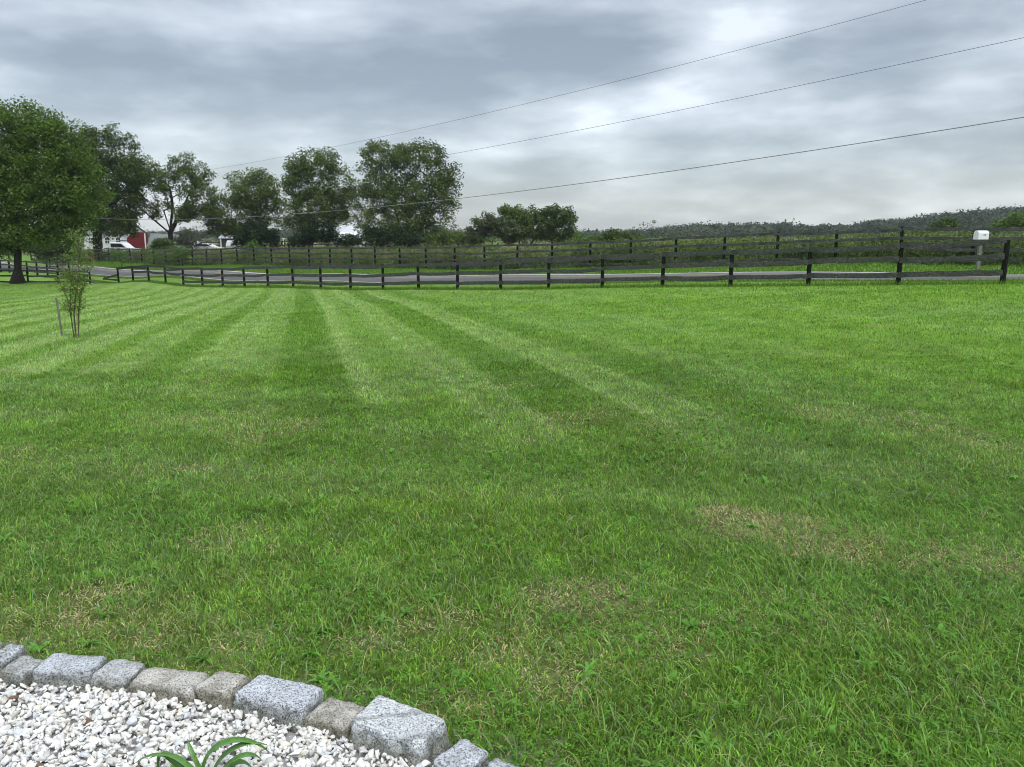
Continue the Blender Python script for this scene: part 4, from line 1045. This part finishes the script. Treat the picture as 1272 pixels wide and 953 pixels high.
# ------------------------------------------------------------------ farm buildings and vehicles
M_red = plain('barn_red', (.135, .018, .020), .8, .2, .08, 1.5); M_trim = plain('white_trim', (.7, .7, .68), .6, .3, .05)
M_wall = plain('white_siding', (.62, .63, .63), .7, .3, .08, 2); M_roof = plain('grey_roof', (.17, .19, .19), .7, .3, .15, 2); M_glass = plain('dark_glass', (.02, .025, .03), .12, .6, .1)
M_conc = plain('pale_roof', (.5, .52, .54), .5, .4, .08)
def gable(root, L, W, Hw, Hr, mw, mr, ov=.25):
    """local: x along length, walls L x W x Hw, ridge along x, height Hr"""
    V = [(-L / 2, -W / 2, -.4), (L / 2, -W / 2, -.4), (L / 2, W / 2, -.4), (-L / 2, W / 2, -.4), (-L / 2, -W / 2, Hw), (L / 2, -W / 2, Hw), (L / 2, W / 2, Hw), (-L / 2, W / 2, Hw), (-L / 2, 0, Hr), (L / 2, 0, Hr)]
    F_ = [(0, 1, 5, 4), (2, 3, 7, 6), (1, 2, 6, 9, 5), (3, 0, 4, 8, 7), (0, 3, 2, 1)]
    me = bpy.data.meshes.new('wall'); me.from_pydata(V, [], F_); w = link('wall', me, mw, root)
    bm = bmesh.new(); sl = math.atan2(Hr - Hw, W / 2); LL = math.hypot(Hr - Hw, W / 2) + ov
    for s in (-1, 1):
        cx = s * (W / 4 + ov * .5 * math.cos(sl)); cz = (Hw + Hr) / 2 - ov * .5 * math.sin(sl) + .06
        add_box(bm, (0, cx, cz), (L + 2 * ov, LL, .08), Matrix.Rotation(-s * sl, 3, 'X'))
    r_ = bm_obj('roof', bm, mr, root); return w, r_
def window(root, x, y, z, w, h, face='y-'):
    bm = bmesh.new(); add_box(bm, (x, y, z), (w + .16, .06, h + .16)); f_ = bm_obj('window', bm, M_trim, root)
    bm = bmesh.new(); add_box(bm, (x, y - .035, z), (w, .02, h)); bm_obj('pane', bm, M_glass, f_)
    bm = bmesh.new(); add_box(bm, (x, y - .05, z), (w, .015, .04)); add_box(bm, (x, y - .052, z), (.04, .015, h)); bm_obj('muntin', bm, M_trim, f_)
def px_w(n, Y): return n * Y / F
# white farmhouse
Yh = 118; p = at(136, 306, Yh); hb = empty('farmhouse', (p[0], p[1], TZ(p[0], p[1])), 'white farmhouse mostly hidden behind the dark tree', 'house')
gable(hb, px_w(66, Yh), 7, 2.2, 3.5, M_wall, M_roof)
for xx in (-3.0, -.8, 1.6, 3.2): window(hb, xx, -3.53, 1.25, .6, .8)
bm = bmesh.new(); add_box(bm, (.4, -3.54, .8), (.9, .05, 2.0)); bm_obj('door', bm, M_glass, hb)
bm = bmesh.new(); add_box(bm, (-1.5, 0, 3.5), (.7, .7, 1.2)); bm_obj('chimney', bm, plain('brick', (.3, .13, .09), .9), hb)
# red barn: gable end seen, long grey roofed wing to its right
Yb = 108; p = at(170, 310, Yb); ba = empty('red_barn', (p[0], p[1], TZ(p[0], p[1])), 'dark red barn with white corner trim between the two trees on the left', 'barn')
w_ = px_w(22, Yb); hbn = at(170, 289, Yb)[2] - TZ(p[0], p[1])
V = [(-w_ / 2, 0, -.3), (w_ / 2, 0, -.3), (w_ / 2, 0, hbn), (w_ / 2 - .7, 0, hbn + .05), (-w_ / 2 + .8, 0, hbn), (-w_ / 2, 0, hbn - .8)]
n = len(V); V2 = [(a_[0], .9, a_[2]) for a_ in V]; me = bpy.data.meshes.new('wall'); me.from_pydata(V + V2, [], [tuple(range(n)), tuple(range(2 * n - 1, n - 1, -1))] + [((i_ + 1) % n, i_, i_ + n, (i_ + 1) % n + n) for i_ in range(n)])
link('wall', me, M_red, ba)
bm = bmesh.new(); add_box(bm, (w_ / 2 + .04, -.03, hbn / 2 - .1), (.14, .12, hbn)); bm_obj('corner_board', bm, M_trim, ba)
bm = bmesh.new(); add_box(bm, (w_ / 2 + 2.2, 1.5, .3), (4.0, 2.6, 1.3)); bm_obj('wing_wall', bm, M_wall, ba)
me = bpy.data.meshes.new('roof'); me.from_pydata([(w_ / 2 + .12, 0, .7), (w_ / 2 + 4.4, 0, .7), (w_ / 2 + 4.4, 2.6, 1.6), (w_ / 2 + 4.0, 1.6, hbn - .25), (w_ / 2 + .12, 1.6, hbn - .1), (w_ / 2 + .12, 3.0, .8), (w_ / 2 + 4.4, 3.0, .8)], [], [(0, 1, 3, 4), (1, 2, 3), (4, 3, 2, 6, 5)])
o = link('roof', me, M_roof, ba); sm = o.modifiers.new('t', 'SOLIDIFY'); sm.thickness = .1
# grey shed with a dark opening
Ys = 104; p = at(296, 308, Ys); sh = empty('shed', (p[0], p[1], TZ(p[0], p[1])), 'small grey open-sided shed with a pale roof behind the far fence', 'shed')
gable(sh, px_w(32, Ys), 3, 1.9, 2.5, plain('shed_wall', (.05, .045, .04), .9), M_conc, .2)
bm = bmesh.new()
for xx in (-1.7, 1.7): add_box(bm, (xx, -1.56, .9), (.14, .1, 2.1))
bm_obj('door_frame', bm, M_trim, sh)
# low building with a white roof glimpsed under the tallest trees
Yl = 120; p = at(437, 306, Yl); lb = empty('low_outbuilding', (p[0], p[1], TZ(p[0], p[1])), 'low outbuilding with a white roof glimpsed between the two tallest trees', 'outbuilding')
gable(lb, px_w(26, Yl), 4, 1.1, 2.3, M_wall, plain('white_roof', (.72, .74, .76), .5), .3)
# silver barn roof farther back
Yl = 150; p = at(436, 300, Yl); l2 = empty('far_barn', (p[0], p[1], TZ(p[0], p[1])), 'grey barn roof farthest back between the two tallest trees', 'barn')
gable(l2, px_w(34, Yl), 8, 2.0, 4.0, M_roof, M_conc, .3)
M_car = plain('white_car_paint', (.75, .77, .8), .25, .6, .03); M_tyre = plain('tyre', (.02, .02, .02), .9, .2, .1)
def vehicle(px, Y, L, prof, glassprof, label, cat, nm, rz=0, mp=None):
    p = at(px, 308, Y); g_ = TZ(p[0], p[1]); root = empty(nm, (p[0], p[1], g_), label, cat, 'white vehicles parked at the farm', rz)
    W = 1.8; n = len(prof)
    def extr(pr, w2, name, m):
        V = [(a_, -w2, b_) for a_, b_ in pr] + [(a_, w2, b_) for a_, b_ in pr]; k = len(pr)
        me = bpy.data.meshes.new(name); me.from_pydata(V, [], [tuple(range(k)), tuple(range(2 * k - 1, k - 1, -1))] + [((i_ + 1) % k, i_, i_ + k, (i_ + 1) % k + k) for i_ in range(k)])
        o = link(name, me, m, root); bv = o.modifiers.new('b', 'BEVEL'); bv.width = .06; bv.segments = 2; return o
    extr(prof, W / 2, 'body', mp or M_car)
    for gp in glassprof: 
        o = extr(gp, W / 2 + .012, 'side_window', M_glass)
    for sx in (-L * .31, L * .31):
        for sy in (-W / 2 + .08, W / 2 - .08):
            bm = bmesh.new(); bmesh.ops.create_cone(bm, cap_ends=True, segments=16, radius1=.36, radius2=.36, depth=.24, matrix=Matrix.Rotation(R(90), 4, 'X')); o = bm_obj('wheel', bm, M_tyre, root); o.location = (sx, sy, .36)
            bm = bmesh.new(); bmesh.ops.create_cone(bm, cap_ends=True, segments=12, radius1=.2, radius2=.2, depth=.26, matrix=Matrix.Rotation(R(90), 4, 'X')); bm_obj('rim', bm, M_conc, o)
PICK = [(-2.5, .4), (2.5, .4), (2.5, .95), (1.5, 1.1), (.75, 1.75), (-.7, 1.8), (-.75, 1.1), (-2.5, 1.1)]
SUV = [(-2.2, .35), (2.2, .35), (2.25, .85), (1.3, 1.0), (.6, 1.6), (-1.8, 1.65), (-2.2, 1.0)]
CAR = [(-2.2, .3), (2.2, .3), (2.2, .75), (1.2, .9), (.5, 1.35), (-.9, 1.38), (-1.6, .95), (-2.2, .9)]
vehicle(148, 96, 5, PICK, [[(-.6, 1.15), (1.3, 1.15), (.7, 1.65), (-.6, 1.68)]], 'white pickup truck with a raked windscreen parked before the red barn', 'pickup truck', 'pickup_truck')
vehicle(256, 99, 4.4, CAR, [[(-1.3, .95), (1.0, .95), (.45, 1.28), (-.8, 1.3)]], 'white car left of the grey shed beyond the far fence', 'car', 'parked_car')
vehicle(300, 98, 4.4, SUV, [[(-1.7, 1.05), (1.1, 1.05), (.55, 1.5), (-1.6, 1.54)]], 'white car parked in front of the grey shed, half hidden by a sapling', 'car', 'parked_car', R(80))
vehicle(238, 101, 4.4, SUV, [[(-1.7, 1.05), (1.1, 1.05), (.55, 1.5), (-1.6, 1.54)]], 'silver-white car leftmost by the grey brush mound', 'car', 'parked_car')
p = at(353, 309, 100); bm = bmesh.new(); bmesh.ops.create_cone(bm, cap_ends=True, segments=8, radius1=.09, radius2=.08, depth=1)
ht = at(353, 296.5, 100)[2] - TZ(p[0], p[1])
for v in bm.verts: v.co.z = ht if v.co.z > 0 else -.3
add_box(bm, (0, 0, ht), (.34, .2, .12))
o = bm_obj('pale_post', bm, M_trim); o.location = (p[0], p[1], TZ(p[0], p[1])); tag(o, 'short white post standing between the dark bushes beyond the far fence', 'post')

# ------------------------------------------------------------------ light, sky
SUN_EL, SUN_AZ = 58, 150       # azimuth clockwise from +Y
w = bpy.data.worlds.new('World'); scene.world = w; w.use_nodes = True; nt = w.node_tree
bg = nt.nodes['Background']
sky = N(nt, 'ShaderNodeTexSky', sky_type='NISHITA'); sky.sun_disc = False; sky.sun_elevation = R(SUN_EL); sky.sun_rotation = R(SUN_AZ)
tc = N(nt, 'ShaderNodeTexCoord'); sep = N(nt, 'ShaderNodeSeparateXYZ'); nt.links.new(tc.outputs['Generated'], sep.inputs[0])
def M_(op, a_, b_=None, clamp=False):
    m = N(nt, 'ShaderNodeMath', operation=op); m.use_clamp = clamp
    for i_, v in enumerate((a_, b_)):
        if v is None: continue
        if hasattr(v, 'links'): nt.links.new(v, m.inputs[i_])
        else: m.inputs[i_].default_value = v
    return m.outputs[0]
zc = M_('ADD', M_('MAXIMUM', sep.outputs[2], 0.0), .15)
px_ = M_('DIVIDE', sep.outputs[0], zc); py_ = M_('DIVIDE', sep.outputs[1], zc)
cmb = N(nt, 'ShaderNodeCombineXYZ'); nt.links.new(px_, cmb.inputs[0]); nt.links.new(py_, cmb.inputs[1])
def nz(scale, d, r, vec, dist=0, off=(0, 0, 0), sc=(1, 1, 1)):
    mp = N(nt, 'ShaderNodeMapping'); mp.inputs['Location'].default_value = off; mp.inputs['Scale'].default_value = sc; nt.links.new(vec, mp.inputs[0])
    n = N(nt, 'ShaderNodeTexNoise'); n.inputs['Scale'].default_value = scale; n.inputs['Detail'].default_value = d; n.inputs['Roughness'].default_value = r; n.inputs['Distortion'].default_value = dist
    nt.links.new(mp.outputs[0], n.inputs['Vector']); return n
big = nz(.9, 3, .45, cmb.outputs[0], .1, (3.4, 1.2, 0)).outputs['Fac']
med = nz(4.6, 7, .50, tc.outputs['Generated'], .25, (2.3, .4, 1.1), (1, 1, 2.3)).outputs['Fac']
med2 = nz(4.6, 7, .50, tc.outputs['Generated'], .25, (2.3, .4, 1.16), (1, 1, 2.3)).outputs['Fac']
# cloud masses laid out by compass direction and elevation, edges torn by noise
az = M_('ARCTAN2', sep.outputs[0], sep.outputs[1]); el = M_('ARCSINE', sep.outputs[2])
wn = nz(2.6, 5, .55, tc.outputs['Generated'], 0, (1, 2, 3), (1, 1, 2.2)); ws = N(nt, 'ShaderNodeSeparateColor'); nt.links.new(wn.outputs['Color'], ws.inputs[0])
azw = M_('ADD', az, M_('MULTIPLY', M_('SUBTRACT', ws.outputs[0], .5), .20)); elw = M_('ADD', el, M_('MULTIPLY', M_('SUBTRACT', ws.outputs[1], .5), .11))
def blob(px, py, rx, ry, amp, tilt=0):
    r = ray(px, py); r = r / np.linalg.norm(r); a0 = math.atan2(r[0], r[1]); e0 = math.asin(r[2]); rx = rx / F; ry = ry / F
    da = M_('SUBTRACT', azw, a0); de = M_('SUBTRACT', elw, e0)
    if tilt: de = M_('SUBTRACT', de, M_('MULTIPLY', da, tilt))
    da = M_('DIVIDE', da, rx); de = M_('DIVIDE', de, ry)
    q = M_('ADD', M_('MULTIPLY', da, da), M_('MULTIPLY', de, de)); g = M_('DIVIDE', 1.0, M_('ADD', 1.0, M_('MULTIPLY', q, q)))
    return M_('MULTIPLY', g, amp)
tot = None
for args in ((130, 85, 130, 42, -.32), (60, 30, 120, 22, .0), (40, 10, 140, 14, .18), (240, 10, 130, 18, .12), (440, 125, 170, 40, -.34), (640, 65, 150, 45, -.30), (350, 60, 50, 30, -.05), (720, 40, 140, 45, -.18), (520, 20, 60, 20, .12),
             (190, 105, 45, 14, .26), (250, 140, 90, 14, .06), (60, 110, 70, 14, .22), (420, 25, 60, 20, .06),
             (895, 70, 100, 30, .15, .55), (850, 115, 75, 24, .10, .3), (1040, 10, 90, 16, .34, .2), (1150, 55, 110, 40, -.28), (1000, 100, 70, 18, -.18), (1240, 105, 40, 16, .32), (1050, 120, 90, 10, .12), (960, 120, 80, 16, -.16), (800, 170, 80, 22, -.20), (980, 165, 80, 16, -.22), (1190, 172, 90, 12, -.16),
             (700, 150, 60, 14, .12), (900, 200, 70, 10, .12), (760, 215, 120, 8, -.12), (1000, 225, 110, 8, -.10), (1150, 150, 90, 10, .10), (1120, 205, 80, 8, .12), (620, 200, 70, 10, .10), (150, 150, 120, 16, .12), (320, 170, 90, 10, .05)):
    if args[4] == 0: continue
    b_ = blob(*args); tot = b_ if tot is None else M_('ADD', tot, b_)
val = M_('ADD', .50, M_('MULTIPLY', tot, .85))
val = M_('ADD', val, M_('MULTIPLY', M_('SUBTRACT', big, .5), .55)); val = M_('ADD', val, M_('MULTIPLY', M_('SUBTRACT', med, .5), 2.1)); val = M_('ADD', val, M_('MULTIPLY', M_('SUBTRACT', med2, med), 1.3))
lay = nz(.55, 5, .6, cmb.outputs[0], .3, (2, 5, 0), (.35, 1.3, 1)).outputs['Fac']
val = M_('ADD', val, M_('MULTIPLY', M_('MULTIPLY', M_('SUBTRACT', lay, .5), .35), M_('SUBTRACT', 1.0, M_('MULTIPLY', sep.outputs[2], 2.5), clamp=True)))
low = nz(8.5, 6, .5, tc.outputs['Generated'], .2, (.3, .9, .2), (1, 1, 3.6)).outputs['Fac']; low2 = nz(8.5, 6, .5, tc.outputs['Generated'], .2, (.3, .9, .3), (1, 1, 3.6)).outputs['Fac']
lw_ = M_('SUBTRACT', 1.0, M_('MULTIPLY', sep.outputs[2], 2.0), clamp=True)
val = M_('ADD', val, M_('MULTIPLY', M_('ADD', M_('MULTIPLY', M_('SUBTRACT', low, .5), 2.6), M_('MULTIPLY', M_('SUBTRACT', low2, low), 1.4)), lw_))
fine = nz(3.0, 5, .6, cmb.outputs[0], .6, (0, 9, 0)).outputs['Fac']
val = M_('ADD', val, M_('MULTIPLY', M_('SUBTRACT', fine, .5), .10))
cr = ramp(nt, val, [(.0, (.175, .193, .208)), (.28, (.235, .257, .275)), (.55, (.345, .371, .393)), (.8, (.465, .492, .516)), (1.0, (.60, .625, .648))])
# even pale band at the horizon
hz = M_('POWER', M_('SUBTRACT', 1.0, M_('MULTIPLY', M_('MAXIMUM', sep.outputs[2], 0.0), 5.5), clamp=True), 1.6)
ccol = mixc(nt, M_('MULTIPLY', hz, .28), cr, (.405, .445, .48))
up_ = N(nt, 'ShaderNodeMapRange', interpolation_type='SMOOTHSTEP'); nt.links.new(sep.outputs[2], up_.inputs[0])
up_.inputs[1].default_value = .30; up_.inputs[2].default_value = .85; up_.inputs[3].default_value = 1.0; up_.inputs[4].default_value = 2.7   # an overcast dome is about three times as bright overhead
vm = N(nt, 'ShaderNodeVectorMath', operation='SCALE'); nt.links.new(ccol, vm.inputs[0]); nt.links.new(up_.outputs[0], vm.inputs['Scale'])
lit = mixc(nt, .035, vm.outputs[0], sky.outputs[0])
nt.links.new(lit, bg.inputs['Color']); bg.inputs['Strength'].default_value = 1.0
# thin Nishita share is scaled by the mix factor (0.035) so it stays within daylight strengths
sun = bpy.data.lights.new('sun', 'SUN'); sun.energy = 1.5; sun.angle = R(35); sun.color = (1, .97, .93)
so = bpy.data.objects.new('sun', sun); COL.objects.link(so)
d = Vector((math.sin(R(SUN_AZ)) * math.cos(R(SUN_EL)), math.cos(R(SUN_AZ)) * math.cos(R(SUN_EL)), math.sin(R(SUN_EL))))
so.rotation_euler = d.to_track_quat('Z', 'Y').to_euler()

# ------------------------------------------------------------------ a little air over the far woods
bm = bmesh.new(); add_box(bm, (50, 330, 18), (2200, 1100, 60)); mh = bpy.data.materials.new('haze'); mh.use_nodes = True; hn = mh.node_tree; hn.nodes.clear()
pv = hn.nodes.new('ShaderNodeVolumePrincipled'); pv.inputs['Color'].default_value = (.86, .92, 1, 1); pv.inputs['Density'].default_value = HAZE; ho = hn.nodes.new('ShaderNodeOutputMaterial'); hn.links.new(pv.outputs[0], ho.inputs['Volume'])
hzo = bm_obj('haze', bm, mh); tag(hzo, kind='stuff')

# ------------------------------------------------------------------ camera, view
cam = bpy.data.cameras.new('camera'); cam.sensor_width = 36; cam.lens = F / 1272 * 36; cam.clip_end = 9000; cam.clip_start = .05
co_ = bpy.data.objects.new('camera', cam); COL.objects.link(co_); co_.location = (0, 0, H); co_.rotation_euler = (R(90) - PITCH, 0, 0); scene.camera = co_
vs = scene.view_settings; vs.view_transform = 'Standard'; vs.look = 'None'; vs.gamma = 1; vs.exposure = .42; vs.use_curve_mapping = False
scene.cycles.use_denoising = True if hasattr(scene.cycles, 'use_denoising') else False
scene.cycles.filter_width = 1.0; scene.cycles.diffuse_bounces = 3; scene.cycles.max_bounces = 6; scene.cycles.transparent_max_bounces = 8
